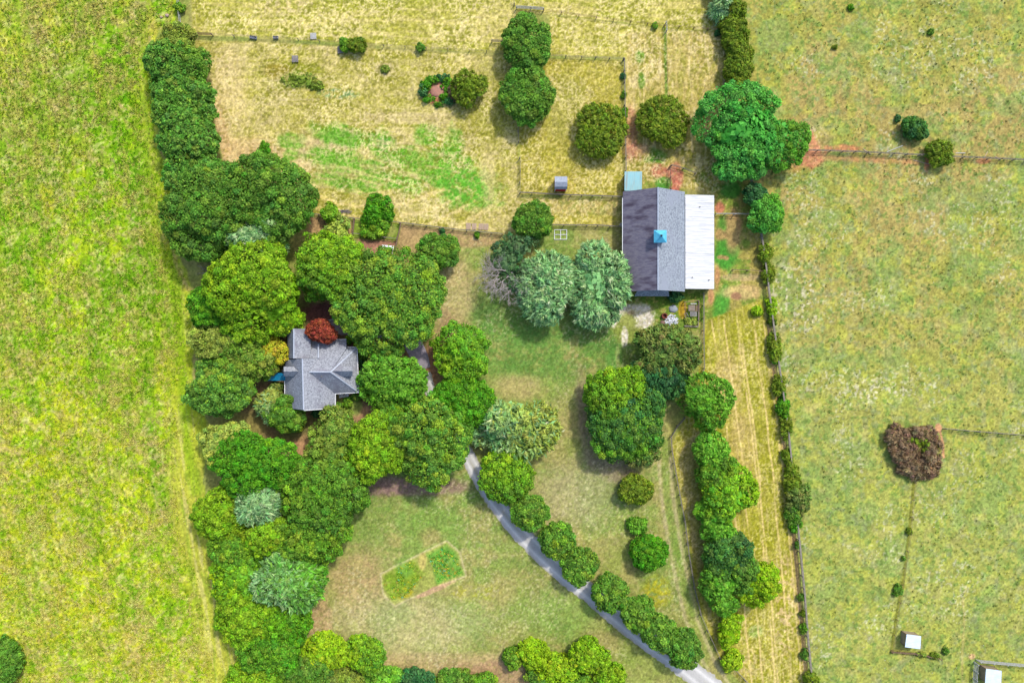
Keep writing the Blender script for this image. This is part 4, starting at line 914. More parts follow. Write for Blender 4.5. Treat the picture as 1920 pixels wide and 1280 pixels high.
fence([(975,363),(997,364),(1050,367),(1110,369),(1167,371)], "rail fence below the red coop ending at the barn", rails=3, h=1.3, mat=WOODG)
fence([(1033,423),(1080,424),(1120,424),(1166,427)], "rail fence between the tan paddock and the lawn west of the barn", rails=3, h=1.3, mat=WOODG)
fence([(577,402),(620,406),(665,411)], "rail fence at the dirt strip beside the dark oak", rails=3, h=1.2, mat=WOODG)
fence([(665,411),(750,419)], "back rail of the garden enclosure", rails=2, h=1.2, mat=WOODG)
fence([(750,419),(800,425),(850,431),(900,436),(942,440)], "rail fence along the south side of the hay field by the boards", rails=3, h=1.2, mat=WOODG)
fence([(665,412),(662,436),(658,456)], "left rail of the garden enclosure", rails=3, h=1.3, mat=WOODB)
fence([(752,420),(746,446),(740,474)], "right rail of the garden enclosure", rails=3, h=1.3, mat=WOODB)
fence([(662,439),(700,444),(745,449)], "middle rail across the garden enclosure", rails=2, h=1.1, mat=WOODG)
fence([(1340,403),(1375,403),(1408,404)], "upper short rail fence across the yard east of the barn", rails=2, h=1.4, mat=WOODW)
fence([(1372,507),(1400,508),(1430,510)], "lower short rail fence across the yard east of the barn", rails=2, h=1.2, mat=WOODB)
fence([(1256,356),(1256,312)], "brown rail fence sticking out north of the barn", rails=2, h=1.3, mat=WOODB)
fence([(1258,312),(1280,318),(1302,327)], "slanting pale rail fence north of the barn", rails=2, h=1.2, mat=WOODG)
fence([(1317,550),(1317,620),(1318,690),(1311,706)], "grey rail fence right of the juniper running south from the barn", rails=3, h=1.2, rh=.1)
fence([(1282,782),(1268,797),(1256,818)], "bent top piece of the thin fence beside the lawn track", rails=3, h=1.2)
fence([(1256,818),(1258,845),(1266,890),(1276,945),(1282,975),(1290,1040),(1300,1100),(1312,1150),(1325,1180),(1348,1232)], "long thin fence between the lawn track and the tree belt", rails=3, h=1.2, rh=.09)
fence([(1374,1250),(1395,1272),(1420,1300)], "end piece of the thin fence near the bottom of the drive", rails=3, h=1.2)

# ------------------------------------------------------------------ barn
def quadpx(*p): return [W(*q) for q in p]
SHING = noisy_mat("barn_asphalt_shingles", lin((164,174,184)), lin((112,120,134)), 3.2, .92, .08, stretch=(1,.7,1), lo=.40, hi=.66, c3=lin((150,158,172)), s3=.22, bump=.3)
BARNW = noisy_mat("dark_red_barn_boards", lin((120,58,48)), lin((92,44,40)), 2, .85, .1, stretch=(6,6,.4))
METALW = noisy_mat("weathered_white_metal", lin((236,238,240)), lin((160,164,168)), 1.3, .7, .2, stretch=(.18,4,1), lo=.44, hi=.74, c3=lin((212,214,218)), s3=.6)
SHINGD = noisy_mat("dark_brown_grey_shingles", lin((134,130,142)), lin((112,108,126)), 1.6, .92, .08, stretch=(.25,1.6,1), lo=.38, hi=.62, c3=lin((84,76,92)), s3=.5, bump=.3)  # darker, browner shingle colours, used on the left slope only
TRIMW = new_mat("white_trim", lin((236,238,240), .8), .6, .3)
DARK = new_mat("dark_glass", (.02,.025,.03), .2, .5)
BLUEM = noisy_mat("turquoise_metal", lin((84,186,224)), lin((104,204,236)), 1.5, .5, .3)
TEALM = noisy_mat("pale_teal_corrugated_metal", lin((140,204,214)), lin((168,206,206)), 1.6, .6, .3, stretch=(5,.5,1), c3=lin((156,170,168)), s3=.6)
def stripes(mat, scale, amt, axis='X'):
    """real rib relief as bump over the sheet"""
    t = mat.node_tree; b = t.nodes["Principled BSDF"]; tc = t.nodes.new("ShaderNodeTexCoord"); w = t.nodes.new("ShaderNodeTexWave"); w.bands_direction = axis
    w.inputs["Scale"].default_value = scale; t.links.new(tc.outputs["Object"], w.inputs["Vector"])
    bp = t.nodes.new("ShaderNodeBump"); bp.inputs["Strength"].default_value = amt; bp.inputs["Distance"].default_value = .05
    t.links.new(w.outputs[0], bp.inputs["Height"]); t.links.new(bp.outputs[0], b.inputs["Normal"])
stripes(METALW, .8, .5, 'Y'); stripes(TEALM, 1.2, .5, 'X')
e0 = W(1225, 450); barn = empty("barn", (e0.x, e0.y, 0), "large barn with grey shingle roof, turquoise cupola and white metal lean-to", "barn")
ze, zr = 3.6, 7.8
xl = W(1168,0,ze).x; xr = W(1284,0,ze).x; xm = (xl+xr)/2; y0 = W(0,546.5,ze).y; y1 = W(0,359.5,ze).y
th = .16
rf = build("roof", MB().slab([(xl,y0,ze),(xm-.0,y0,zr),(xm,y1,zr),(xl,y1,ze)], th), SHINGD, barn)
me_ = MB(); me_.slab([(xm+.002,y0,zr),(xr,y0,ze),(xr,y1,ze),(xm+.002,y1,zr)], th); build("roof", me_, SHING, barn)
m = MB(); m.beam((xm,y0-.02,zr+.05),(xm,y1+.02,zr+.05),.30,.06); build("ridge_cap", m, noisy_mat("ridge_shingle", lin((176,186,202)), lin((150,160,176)), 3), barn)
# walls
wi = .5
m = MB(); m.box(xl+wi,xr-wi,y0+wi,y1-wi,-.1,ze-.15)
for yy in (y0+wi, y1-wi-.12):
    t = .12; a = (xl+wi, yy, ze-.15); b_ = (xr-wi, yy, ze-.15); c_ = (xm, yy, zr-.35-.0)
    n = len(m.v); m.v += [a,b_,c_,(a[0],yy+t,a[2]),(b_[0],yy+t,b_[2]),(c_[0],yy+t,c_[2])]; m.f += [(n,n+1,n+2),(n+5,n+4,n+3),(n,n+3,n+4,n+1),(n+1,n+4,n+5,n+2),(n+2,n+5,n+3,n)]
build("wall", m, BARNW, barn)
m = MB(); m.beam((xl-.06,y0+1,ze-.14),(xl-.06,y1-1.3,ze-.14),.14,.14); build("gutter", m, TRIMW, barn)
# south hood over the loft door
m = MB(); hx0 = W(1192,0,5).x; hx1 = W(1258,0,5).x; m.slab([(hx0,y0-1.0,3.5),(hx1,y0-1.0,3.5),(hx1-.6,y0+.46,5.0),(hx0+.6,y0+.46,5.0)], .12); build("door_hood", m, SHING, barn)
m = MB(); m.box(xm-2.2,xm+1.4,y0+wi-.08,y0+wi-.003,0,3.0); d_ = build("door", m, WOODB, barn)
m = MB(); m.box(xm+1.0,xm+1.1,y0+wi-.14,y0+wi-.08,1.1,1.5); h_ = build("handle", m, TRIMW, barn); 

for k in range(5):
    yy = y0+3+k*4.4; f = build("window", MB().box(xl+wi-.05,xl+wi-.002,yy,yy+1,1.3,2.2), TRIMW, barn)
    p = build("pane", MB().box(xl+wi-.07,xl+wi-.052,yy+.1,yy+.9,1.4,2.1), DARK, barn)
    p.parent = f
h_.parent = d_
# lean-to
zl0, zl1 = 3.45, 2.7
lx0 = W(1285,0,zl0).x; lx1 = W(1339,0,zl1).x; ly1 = W(0,365.5,3.1).y; ly0 = W(0,541.5,3.1).y
build("lean_to_roof", MB().slab([(lx0,ly0,zl0),(lx1,ly0,zl1),(lx1,ly1,zl1),(lx0,ly1,zl0)], .06), METALW, barn)
m = MB(); 
for k in range(8):
    yy = ly0+.3+(ly1-ly0-.6)*k/7; m.box(lx1-.35,lx1-.18,yy-.08,yy+.08,-.1,zl1-.10)
m.beam((lx1-.27,ly0+.2,zl1-.14),(lx1-.27,ly1-.2,zl1-.14),.1,.12); build("lean_to_posts", m, WOODG, barn)
m = MB(); m.box(xr-wi+.01,lx1-.4,ly1-.45,ly1-.37,0,2.6); m.box(xr-wi+.01,lx1-.4,ly0+.2,ly0+.28,0,2.6); build("lean_to_wall", m, WOODG, barn)
for (a,b) in [(1312,388),(1298,520),(1329,525)]:
    z_ = zl0+(zl1-zl0)*((W(a,b,3.1).x-lx0)/(lx1-lx0)); c = W(a,b,z_); m = MB(); m.cone((c.x,c.y,z_-.02),(c.x,c.y,z_+.22),.12,.12,8); build("vent_pipe", m, DARK, barn)
# cupola
cx0 = W(1226,0,8.9).x; cx1 = W(1250,0,8.9).x; cy1 = W(0,431.5,8.9).y; cy0 = W(0,455,8.9).y; cxm=(cx0+cx1)/2; cym=(cy0+cy1)/2
m = MB(); m.box(cx0+.35,cx1-.35,cy0+.35,cy1-.35,6.2,8.85); cp = build("cupola", m, TRIMW, barn)
m = MB(); c4 = [(cx0,cy0,8.86),(cx1,cy0,8.86),(cx1,cy1,8.86),(cx0,cy1,8.86)]; ap = (cxm,cym,10.1); n=len(m.v); m.v += c4+[ap]; m.f += [(0,1,4),(1,2,4),(2,3,4),(3,0,4),(3,2,1,0)]
cr = build("cupola_roof", m, BLUEM, barn); cr.parent = cp
m = MB(); m.cone((cxm,cym,10.0),(cxm,cym,10.5),.16,.12,8); m.box(cxm-.2,cxm+.2,cym-.2,cym+.2,10.0,10.14); f_ = build("finial", m, DARK, barn); f_.parent = cp
m = MB()
for k in range(4):
    m.box(cx0+.31,cx0+.345,cy0+.6,cy1-.6,7.4+k*.32,7.6+k*.32); m.box(cxm-.6,cxm+.6,cy0+.31,cy0+.345,7.4+k*.32,7.6+k*.32)
l_ = build("louvre", m, WOODG, barn); l_.parent = cp
# teal shed roof against the barn
t0 = W(1187,341); ts = empty("tin_shed", (t0.x,t0.y,0), "small shed with pale teal corrugated roof at the northwest corner of the barn", "shed")
ax0=W(1171,0,2.6).x; ax1=W(1203.5,0,2.6).x; ay1=W(0,322,2.6).y; ay0=W(0,357.5,2.6).y
build("roof", MB().slab([(ax0,ay0,2.5),(ax1,ay0,2.5),(ax1,ay1,2.8),(ax0,ay1,2.8)], .06), TEALM, ts)
build("wall", MB().box(ax0+.25,ax1-.25,ay0+.1,ay1-.25,-.05,2.4), BARNW, ts)
build("door", MB().box(ax0+1.2,ax0+2.2,ay1-.245,ay1-.19,0,2.0), WOODG, ts)
# hose reel and items near the barn's west wall
c = W(1165,423); m = MB(); m.ring((c.x,c.y,.75),.42,.10,18,6); m.cone((c.x,c.y,0),(c.x,c.y,.7),.07,.07,6); m.cone((c.x,c.y,.7),(c.x,c.y,.78),.30,.30,12)
o = build("hose_reel", m, noisy_mat("pale_hose", lin((206,204,196)), lin((170,168,160)), 3), origin=c); tag(o, "pale coiled hose on a stand against the west wall of the barn", "hose reel")

# ------------------------------------------------------------------ red coop with gambrel roof
c0 = W(1049,348); coop = empty("chicken_coop", (c0.x,c0.y,0), "small red coop with grey gambrel roof in the paddock northwest of the barn", "coop")
RED = noisy_mat("bright_red_paint", lin((214,50,64)), lin((188,42,56)), 3, .7, .2)
gx0=W(1040,0,2.8).x; gx1=W(1063.5,0,2.8).x; yn=W(0,332.5,2.9).y; yr=W(0,341,3.5).y; ysb=W(0,350,3.0).y; yse=W(0,355,2.3).y
SG = noisy_mat("grey_roll_roofing", lin((176,186,200)), lin((150,158,172)), 3, .9, .1)
prof = [(yn+.35,2.3),(yn,2.95),(yr,3.4),(ysb,2.95),(yse,2.3)]
m = MB()
for i in range(4):
    (ya,za),(yb,zb) = prof[i],prof[i+1]; m.slab([(gx0,yb,zb),(gx1,yb,zb),(gx1,ya,za),(gx0,ya,za)], .05)
build("roof", m, SG, coop)
m = MB(); m.box(gx0+.13,gx1-.10,yse+.012,yn+.1,.2,2.22)
for xx in (gx0+.15,gx1-.24):
    n=len(m.v); pr=[(yse+.1,2.2),(ysb,2.86),(yr,3.30),(yn-.04,2.86),(yn+.1,2.2)]; m.v += [(xx,a,b) for a,b in pr]+[(xx+.1,a,b) for a,b in pr]; m.f += [(0+n,1+n,2+n,3+n,4+n),(9+n,8+n,7+n,6+n,5+n)]+[(n+i,n+5+i,n+5+(i+1)%5,n+(i+1)%5) for i in range(5)]
build("wall", m, RED, coop)
m = MB()
for xx in (gx0+.10,gx1-.20): m.box(xx,xx+.12,yse-.03,yse+.01,.2,2.2)
build("corner_trim", m, TRIMW, coop)
m = MB()
for xx in (gx0+.3,gx1-.4):
    for yy in (yse+.2,yn-.2): m.box(xx,xx+.12,yy,yy+.12,-.1,.2)
build("leg", m, WOODG, coop)

# ------------------------------------------------------------------ pasture sheds
BLUEW = noisy_mat("bluish_white_metal_sheet", lin((212,226,240),.85), lin((196,214,234),.85), 1.2, .5, .3)
SHEDW = noisy_mat("grey_shed_boards", lin((176,162,138)), lin((140,126,104)), 2, .9, .1, stretch=(.5,.5,5))
def pshed(corners, label, zt=2.3):
    cc = W(sum(p[0] for p in corners)/4, sum(p[1] for p in corners)/4, zt); e = empty("field_shelter", (cc.x,cc.y,0), label, "shed", "white-roofed shelters in the pasture")
    zs = [zt, zt, zt-.25, zt-.25]; P = [W(a,b,z) for (a,b),z in zip(corners, zs)]
    build("roof", MB().slab([P[3],P[2],P[1],P[0]], .07), BLUEW, e)
    m = MB()
    for i in range(1,8):
        t = i/8; m.beam(P[0].lerp(P[3],t)+Vector((0,0,.02)), P[1].lerp(P[2],t)+Vector((0,0,.02)), .05, .05)
    build("roof_seam", m, BLUEW, e)
    ctr = Vector((cc.x,cc.y,0)); Q = [ctr+(Vector((p.x,p.y,0))-ctr)*.88 for p in P]
    m = MB(); t = .1
    for i in (3,0,1):
        a, b = Q[i], Q[(i+1)%4]; m.beam(a+Vector((0,0,1.02)), b+Vector((0,0,1.02)), .08, 2.04)
    build("wall", m, SHEDW, e)
    for q in Q: build("corner_post", MB().beam(q+Vector((0,0,-.1)), q+Vector((0,0,2.02)), .14, .14), WOODB, e)
pshed([(1700,1188.5),(1727,1192),(1725.5,1216),(1697,1212.5)], "shed with bluish white metal roof alone in the southeast pasture")
pshed([(1849,1253),(1878,1257),(1877,1284),(1847,1280)], "shed with bluish white metal roof inside the pale pen at the bottom right corner")

# ------------------------------------------------------------------ house
h0 = W(598,700); house = empty("house", (h0.x,h0.y,0), "grey shingle-roofed house with crossing gables among the trees", "house")
HS = noisy_mat("house_grey_shingles", lin((176,180,188)), lin((118,122,132)), 3.0, .92, .08, lo=.4, hi=.66, c3=lin((138,138,150)), s3=.35, bump=.3)
SIDING = noisy_mat("cream_siding", lin((206,200,186)), lin((190,184,170)), 1.5, .8, .15, stretch=(.3,.3,8))
r1, e1, r2 = 8.2, 3.2, 7.6
def roofp(name, pts, mat=HS): return build(name, MB().slab([W(*p) for p in pts][::-1], .14), mat, house)
roofp("roof", [(567,672,r1),(597,672,5.8),(579,697,7.45),(627.5,737,3.35),(628.5,764.5,e1),(569.5,768.5,r1)])
roofp("roof", [(566.6,672,r1-.01),(569.2,768.5,r1-.01),(536,764.5,e1),(534.5,675,e1)])
roofp("roof", [(579.5,697,7.52),(620,697,7.52),(672,735,3.36),(627.5,737.5,3.36)])
roofp("roof", [(620.4,697,7.5),(669,651,3.36),(672.3,735,3.34)])
roofp("roof", [(582,638,3.4),(649,636.5,3.4),(649.5,653,4.55),(620,696.6,7.5),(579.5,696.6,7.5),(597.3,672,5.76),(580,671,5.7),(580,638,3.4)])
roofp("roof", [(649.8,651,3.45),(668.7,651,3.38),(620.4,696.5,7.46),(649.8,654.5,4.5)])
roofp("roof", [(551,616,7.0),(581.5,616,4.9),(583,671.7,5.2),(551,671.7,7.0)])
roofp("roof", [(550.6,616,6.98),(550.6,671.5,6.98),(539,671.5,3.3),(539,616,3.3)])
# hips and ridges, slightly proud
m = MB()
for a,b in [((567,672,r1),(569.4,768,r1)),((579.5,697,7.5),(620,697,7.5)),((620,697,7.5),(671.5,734.6,3.36)),((620.4,697,7.5),(668.6,651.4,3.36)),((551,616,7.0),(551,671.7,7.0)),((597,645,4.7),(597,671,6.0))]:
    m.beam(W(a[0],a[1],a[2]+.05), W(b[0],b[1],b[2]+.05), .28, .06)
build("ridge_cap", m, noisy_mat("light_ridge_shingle", lin((196,204,216)), lin((170,178,192)), 3), house)
# east dormer
def dormer(x0,x1,yc,hw,zt,zb,endmat,face):
    m = MB(); k = .30
    A=(x0,yc,zt); B=(x1,yc,zt)
    m.slab([W(*A),W(x0+(6 if face>0 else -6)*0,yc,zt),W(x1,yc,zt),W(x1,yc+hw,zb),W(x0+face*8,yc+hw,zb)][0:1]+[W(x1,yc,zt),W(x1,yc+hw,zb),W(x0+face*8,yc+hw,zb)] if face<0 else [W(x0,yc,zt),W(x0+face*8,yc+hw,zb),W(x1,yc+hw,zb),W(x1,yc,zt)], .1)
    m.slab([W(x1,yc-.05,zt),W(x1,yc-hw,zb),W(x0+face*8,yc-hw,zb),W(x0,yc-.05,zt)] if face>0 else [W(x0,yc-.05,zt),W(x0+face*8,yc-hw,zb),W(x1,yc-hw,zb),W(x1,yc-.05,zt)], .1)
    d = build("dormer", m, HS, house)
    m = MB(); xi = x1-face*2.5; P=[W(xi,yc-hw+1.5,zb-.1),W(xi,yc+hw-1.5,zb-.1),W(xi,yc,zt-.2)]; base=[W(xi,yc-hw+1.5,zb-1.6),W(xi,yc+hw-1.5,zb-1.6)]
    t = Vector((face*.12,0,0)); f=[base[0],base[1],P[1],P[2],P[0]]; n=len(m.v); m.v += [tuple(p) for p in f]+[tuple(p+t) for p in f]; m.f += [(0,1,2,3,4),(9,8,7,6,5)]+[(i,5+i,5+(i+1)%5,(i+1)%5) for i in range(5)]
    w = build("dormer_wall", m, endmat, house); w.parent = d
    x_ = base[0].x+face*.13; yy0,yy1 = sorted((base[0].y, base[1].y)); ym=(yy0+yy1)/2
    g = build("window", MB().box(min(x_,x_+face*.04),max(x_,x_+face*.04),ym-.45,ym+.45,zb-1.2,zb-.2), DARK, house); g.parent = d
dormer(622,661,695.5,9.5,7.4,6.0,TRIMW,1)
dormer(559,532,696,9,7.2,6.0,TRIMW,-1)
# walls
m = MB()
def wallbox(xa,ya,xb,yb,zt): a=W(xa,ya,zt); b=W(xb,yb,zt); m.box(min(a.x,b.x),max(a.x,b.x),min(a.y,b.y),max(a.y,b.y),-.1,zt-.12)
wallbox(539,678,624,760,e1); wallbox(624.1,700,668,732,e1); wallbox(586,641,645.8,679,e1+.05); wallbox(624.1,655,664,699.9,e1+.02); wallbox(542,620,578,677.9,e1-.02)
# south gable triangle
a=W(540,760,e1-.2); b=W(624,760,e1-.2); c=W(569.5,764,r1-.35); n=len(m.v); y_=a.y
m.v += [(a.x,y_,a.z),(b.x,y_,b.z),(c.x,y_,c.z),(a.x,y_+.15,a.z),(b.x,y_+.15,b.z),(c.x,y_+.15,c.z)]; m.f += [(n,n+1,n+2),(n+5,n+4,n+3),(n,n+3,n+4,n+1),(n+1,n+4,n+5,n+2),(n+2,n+5,n+3,n)]
build("wall", m, SIDING, house)
for (xa, za) in [(552,1.0),(575,1.0),(600,1.0)]:
    p=W(xa,760,e1); f=build("window", MB().box(p.x-.55,p.x+.55,p.y-.06,p.y-.002,za,za+1.4), TRIMW, house); g=build("pane", MB().box(p.x-.47,p.x+.47,p.y-.075,p.y-.062,za+.08,za+1.32), DARK, house); g.parent=f
for ya in (712,724,664,676):
    p=W(668 if ya>700 else 664,ya,e1); f=build("window", MB().box(p.x+.002,p.x+.06,p.y-.5,p.y+.5,1,2.3), TRIMW, house); g=build("pane", MB().box(p.x+.062,p.x+.075,p.y-.42,p.y+.42,1.08,2.22), DARK, house); g.parent=f
p=W(645,732,e1); build("door", MB().box(p.x-.5,p.x+.5,p.y-.07,p.y-.002,0,2.1), WOODB, house)
m = MB()
for a,b in [((628.8,738,3.3),(628.8,764.5,3.15)),((628,737.8,3.28),(672.5,735.6,3.26)),((672.8,735.4,3.26),(669.6,651,3.3)),((649.3,636,3.32),(600,637.6,3.32)),((649.8,650.5,3.34),(669.4,650.5,3.32)),((534.2,764,3.12),(534,714,3.12)),((569.6,769,8.08),(629,765,3.1))]:
    m.beam(W(*a), W(*b), .13, .13)
build("gutter", m, TRIMW, house)
m=MB(); c=W(602,706,7.2); m.cone((c.x,c.y,5.4),(c.x,c.y,7.1),.09,.09,8); build("vent_pipe", m, WOODG, house)
# blue awning
AWN = noisy_mat("blue_painted_sheet", lin((14,136,176)), lin((20,118,160)), 1.2, .6, .2, c3=lin((60,150,180)), s3=.6)
aw = build("awning", MB().slab([W(496,713.5,2.7),W(537,713.5,2.7),W(537.5,699,3.2),W(500,699,3.2)], .08), AWN, house)
m=MB()
for q in ((499,712),(534,712)): p=W(*q,2.6); m.box(p.x-.06,p.x+.06,p.y-.06,p.y+.06,-.1,2.6)
o=build("awning_post", m, TRIMW, house); o.parent=aw
m=MB(); m.beam(W(538.2,714.5,2.66),W(538.2,698,3.2),.12,.12); o=build("awning_trim", m, TRIMW, house); o.parent=aw
# chairs
def chair(px, py, label, rz):
    c = W(px,py,.4); e = empty("garden_chair", (c.x,c.y,0), label, "chair", "white garden chairs", rz)
    def part(nm, mb):
        me = bpy.data.meshes.new(nm); me.from_pydata(mb.v,[],mb.f); me.materials.append(TRIMW); me.update(); o = bpy.data.objects.new(nm,me); COL.objects.link(o); o.parent=e
    s=MB()
    for i in range(5): s.beam((-.3,-.28+i*.13,.36),(.3,-.28+i*.13,.36),.09,.03)
    part("seat",s); b=MB()
    for i in range(5): b.beam((-.26+i*.13,.30,.36),(-.28+i*.14,.62,1.0),.10,.03)
    b.beam((-.3,.45,.66),(.3,.45,.66),.08,.04); part("backrest",b)
    for s_ in (-1,1):
        a=MB(); a.beam((s_*.38,-.38,.58),(s_*.38,.36,.58),.14,.03); part("armrest",a)
        for yy in (-.32,.32): l=MB(); l.beam((s_*.34,yy,0),(s_*.34,yy,.57),.07,.05); part("leg",l)
chair(640.5,742,"left white slatted garden chair by the south wall of the house",.1); chair(650,742,"right white slatted garden chair by the south wall of the house",-.15)

# ------------------------------------------------------------------ small things
PALW = noisy_mat("pale_pallet_wood", lin((206,208,206)), lin((176,176,172)), 4, .9, .1); PALG = noisy_mat("grey_pallet_wood", lin((160,156,158)), lin((126,120,120)), 4, .9, .1)
def pallet(px, py, w, d, z, mat, label, rz=0, solid=False):
    c = W(px,py); e = empty("pallet", (c.x,c.y,0), label, "pallet", "pallets on the fields", rz)
    def part(nm, mb, mt=mat):
        me = bpy.data.meshes.new(nm); me.from_pydata(mb.v,[],mb.f); me.materials.append(mt); me.update(); o = bpy.data.objects.new(nm,me); COL.objects.link(o); o.parent=e
    n=6
    for k in range(n):
        y=-d/2+d*(k+.5)/n; part("board", MB().box(-w/2,w/2,y-d/n*.38,y+d/n*.38,z-.03,z))
    b=MB()
    for x in (-w/2+.06,0,w/2-.06): b.box(x-.05,x+.05,-d/2,d/2,0,z-.033)
    part("bearer", b)
pallet(588,69,1.25,1.35,.35,PALW,"white-bleached pallet standing out on the northern field fence",.05)
pallet(638.5,95,1.1,1.5,.4,PALG,"grey pallet beside the pair of bushes on the northern fence",.05)
pallet(554,112,1.25,1.4,.5,PALG,"grey pallet on top of the overgrown mound",.02)
GALV = noisy_mat("galvanised_steel", lin((150,158,170)), lin((120,126,136)), 2, .5, .4)
def trough(px,py,label,w=1.1,d=.6,rz=0):
    c=W(px,py); e=empty("trough",(c.x,c.y,0),label,"trough","feed troughs on the northern fence",rz)
    def part(nm, mb, mt):
        me=bpy.data.meshes.new(nm); me.from_pydata(mb.v,[],mb.f); me.materials.append(mt); me.update(); o=bpy.data.objects.new(nm,me); COL.objects.link(o); o.parent=e
    m=MB(); t=.05; m.box(-w/2,w/2,-d/2,-d/2+t,.1,.55); m.box(-w/2,w/2,d/2-t,d/2,.1,.55); m.box(-w/2,-w/2+t,-d/2+t,d/2-t,.1,.55); m.box(w/2-t,w/2,-d/2+t,d/2-t,.1,.55); m.box(-w/2+t,w/2-t,-d/2+t,d/2-t,.1,.3); part("tub",m,GALV)
    m=MB(); 
    for x in (-w/2+.1,w/2-.2): m.box(x,x+.1,-d/2+.05,d/2-.05,-.02,.097)
    part("leg",m,WOODG)
trough(476,72,"longer grey trough on the northern fence, the left of two",1.5,.6,-.15); trough(518,72,"short grey trough on the northern fence, the right of two",1.1,.55)
# bleached boards lying by the fence
BRD = noisy_mat("bleached_boards", lin((206,184,158)), lin((176,150,126)), 2.5, .9, .1, stretch=(6,.8,1))
for i,(a,l) in enumerate([(878.5,"leftmost bleached wooden panel lying by the hay field fence"),(889,"second bleached wooden panel from the left by the hay field fence"),(902,"third bleached wooden panel, first of the right pair"),(911.5,"rightmost bleached wooden panel by the hay field fence")]):
    c=W(a,424+i*.5); m=MB(); w=1.05
    for k in range(5): x=c.x-w/2+w*(k+.5)/5; m.box(x-.09,x+.09,c.y-.7,c.y+.7,.10,.14)
    m.box(c.x-w/2,c.x+w/2,c.y-.5,c.y-.4,.05,.098); m.box(c.x-w/2,c.x+w/2,c.y+.4,c.y+.5,.05,.098); m.box(c.x-w/2+.05,c.x+w/2-.05,c.y-.6,c.y+.6,.0,.048)
    o=build("wooden_panel", m, BRD, origin=c); tag(o,l,"panel","bleached panels by the hay field fence")
# white tube frame
c=W(1051,440); m=MB(); w,d=2.7,2.1
for x in (-w/2,0,w/2): m.cone((c.x+x,c.y-d/2,.12),(c.x+x,c.y+d/2,.12),.06,.06,6)
for y in (-d/2,0,d/2): m.cone((c.x-w/2,c.y+y,.14),(c.x+w/2,c.y+y,.14),.06,.06,6)
o=build("tube_frame", m, TRIMW, origin=c); tag(o,"white rectangular tube frame with a cross, lying on the lawn west of the barn","frame")
# white plastic tub lid near garden
WP = new_mat("white_plastic", lin((240,246,250),.8), .5, .3)
c=W(725,467); m=MB(); m.slab([W(716,459,.9),W(739,461,.9),W(735,478,.9),W(718,476,.9)][::-1],.08); 
for q in ((719,462),(736,463),(733,475),(720,474)): p=W(*q,.8); m.cone((p.x,p.y,-.05),(p.x,p.y,.82),.05,.05,6)
o=build("garden_table", m, WP, origin=c); tag(o,"white table top half hidden under the big tree below the garden enclosure","table")
# twig pile
m=MB(); R=random.Random(3); c=W(648,397)
for i in range(40):
    a=R.uniform(-.5,.5); p=Vector((c.x+R.uniform(-1.0,1.0),c.y+R.uniform(-.35,.35),R.uniform(.05,.3))); d=Vector((math.cos(a),math.sin(a)*.6,R.uniform(-.1,.1)))*R.uniform(.3,.7); m.cone(p-d,p+d,.03,.02,4)
o=build("stick_pile", m, noisy_mat("grey_sticks", lin((168,156,166)), lin((120,110,120)), 4), origin=c); tag(o,"small heap of grey sticks between the round bush and the spreading bush","stick pile")
# boulders top left
ROCK = noisy_mat("pinkish_boulder", lin((206,180,166)), lin((170,148,136)), 2, .9, .1, bump=.4)
for a,b,r,l in [(333,48,.85,"largest pinkish boulder at the top left fence corner"),(314,30,.42,"small pale boulder in the meadow grass near the fence corner"),(303,33,.30,"smallest pale boulder, left of the other meadow boulder")]:
    c=W(a,b); o=build("boulder", MB().rock((c.x,c.y,r*.35),r,a), ROCK, smooth=True, origin=c); tag(o,l,"boulder","boulders at the fence corner")
# loose planks in the pasture by the fence
def plank(a,b,label,w=.14,mat=PALW):
    A=W(*a,.08); B=W(*b,.08); m=MB(); m.beam(A,B,w,.05); o=build("loose_plank", m, mat, origin=A); tag(o,label,"plank","loose planks by the pasture fence")
plank((1663,285),(1693,273),"long pale plank lying north of the pasture fence"); plank((1618,279),(1634,290),"tan plank leaning on the pasture fence left of the long one",mat=BRD)
plank((1792,287),(1810,287),"short pale plank right of the olive cedar bush"); plank((1844,298),(1852,284),"tan plank standing off the fence near the right edge",mat=BRD); plank((1712,300),(1742,308),"pale plank on the bare soil below the cedar bush",mat=BRD)
plank((1866,293),(1876,300),"small tan plank by the fence nearest the right edge",mat=BRD)
# wooden rack south of the barn
c=W(1299,580); e=empty("timber_rack",(c.x,c.y,0),"weathered brown timber rack with stacked boards south of the barn","timber rack")
m=MB(); m.beam(W(1284,566,1.2),W(1311,563,1.2),.14,.12); m.beam(W(1284,566,1.2),W(1285,596,1.2),.10,.10); m.beam(W(1311,563,1.2),W(1311,600,1.2),.12,.12)
for q in ((1284,566),(1311,563),(1285,596),(1311,600)): p=W(*q,1.1); m.box(p.x-.07,p.x+.07,p.y-.07,p.y+.07,-.1,1.13)
build("frame", m, WOODB, e)
def boards(x0,y0_,x1,y1_,z,n,vert,mat,nm):
    m=MB()
    for k in range(n):
        if vert: xa=x0+(x1-x0)*(k+.12)/n; xb=x0+(x1-x0)*(k+.88)/n; P=[W(xa,y0_,z),W(xb,y0_,z),W(xb,y1_,z),W(xa,y1_,z)]
        else: ya=y0_+(y1_-y0_)*(k+.12)/n; yb=y0_+(y1_-y0_)*(k+.88)/n; P=[W(x0,ya,z),W(x1,ya,z),W(x1,yb,z),W(x0,yb,z)]
        m.slab(P[::-1], .06)
    return build(nm, m, mat, e)
WB2 = noisy_mat("grey_brown_boards", lin((176,160,150)), lin((140,122,114)), 3, .9, .1)
boards(1291,572,1303,583,1.0,6,True,WB2,"stacked_boards"); boards(1304,572,1310,584,.95,3,True,WOODB,"stacked_boards"); boards(1294,584,1307,593,1.1,6,True,PALG,"pallet_top"); boards(1295,568,1306,570.5,.9,1,False,PALW,"loose_board")
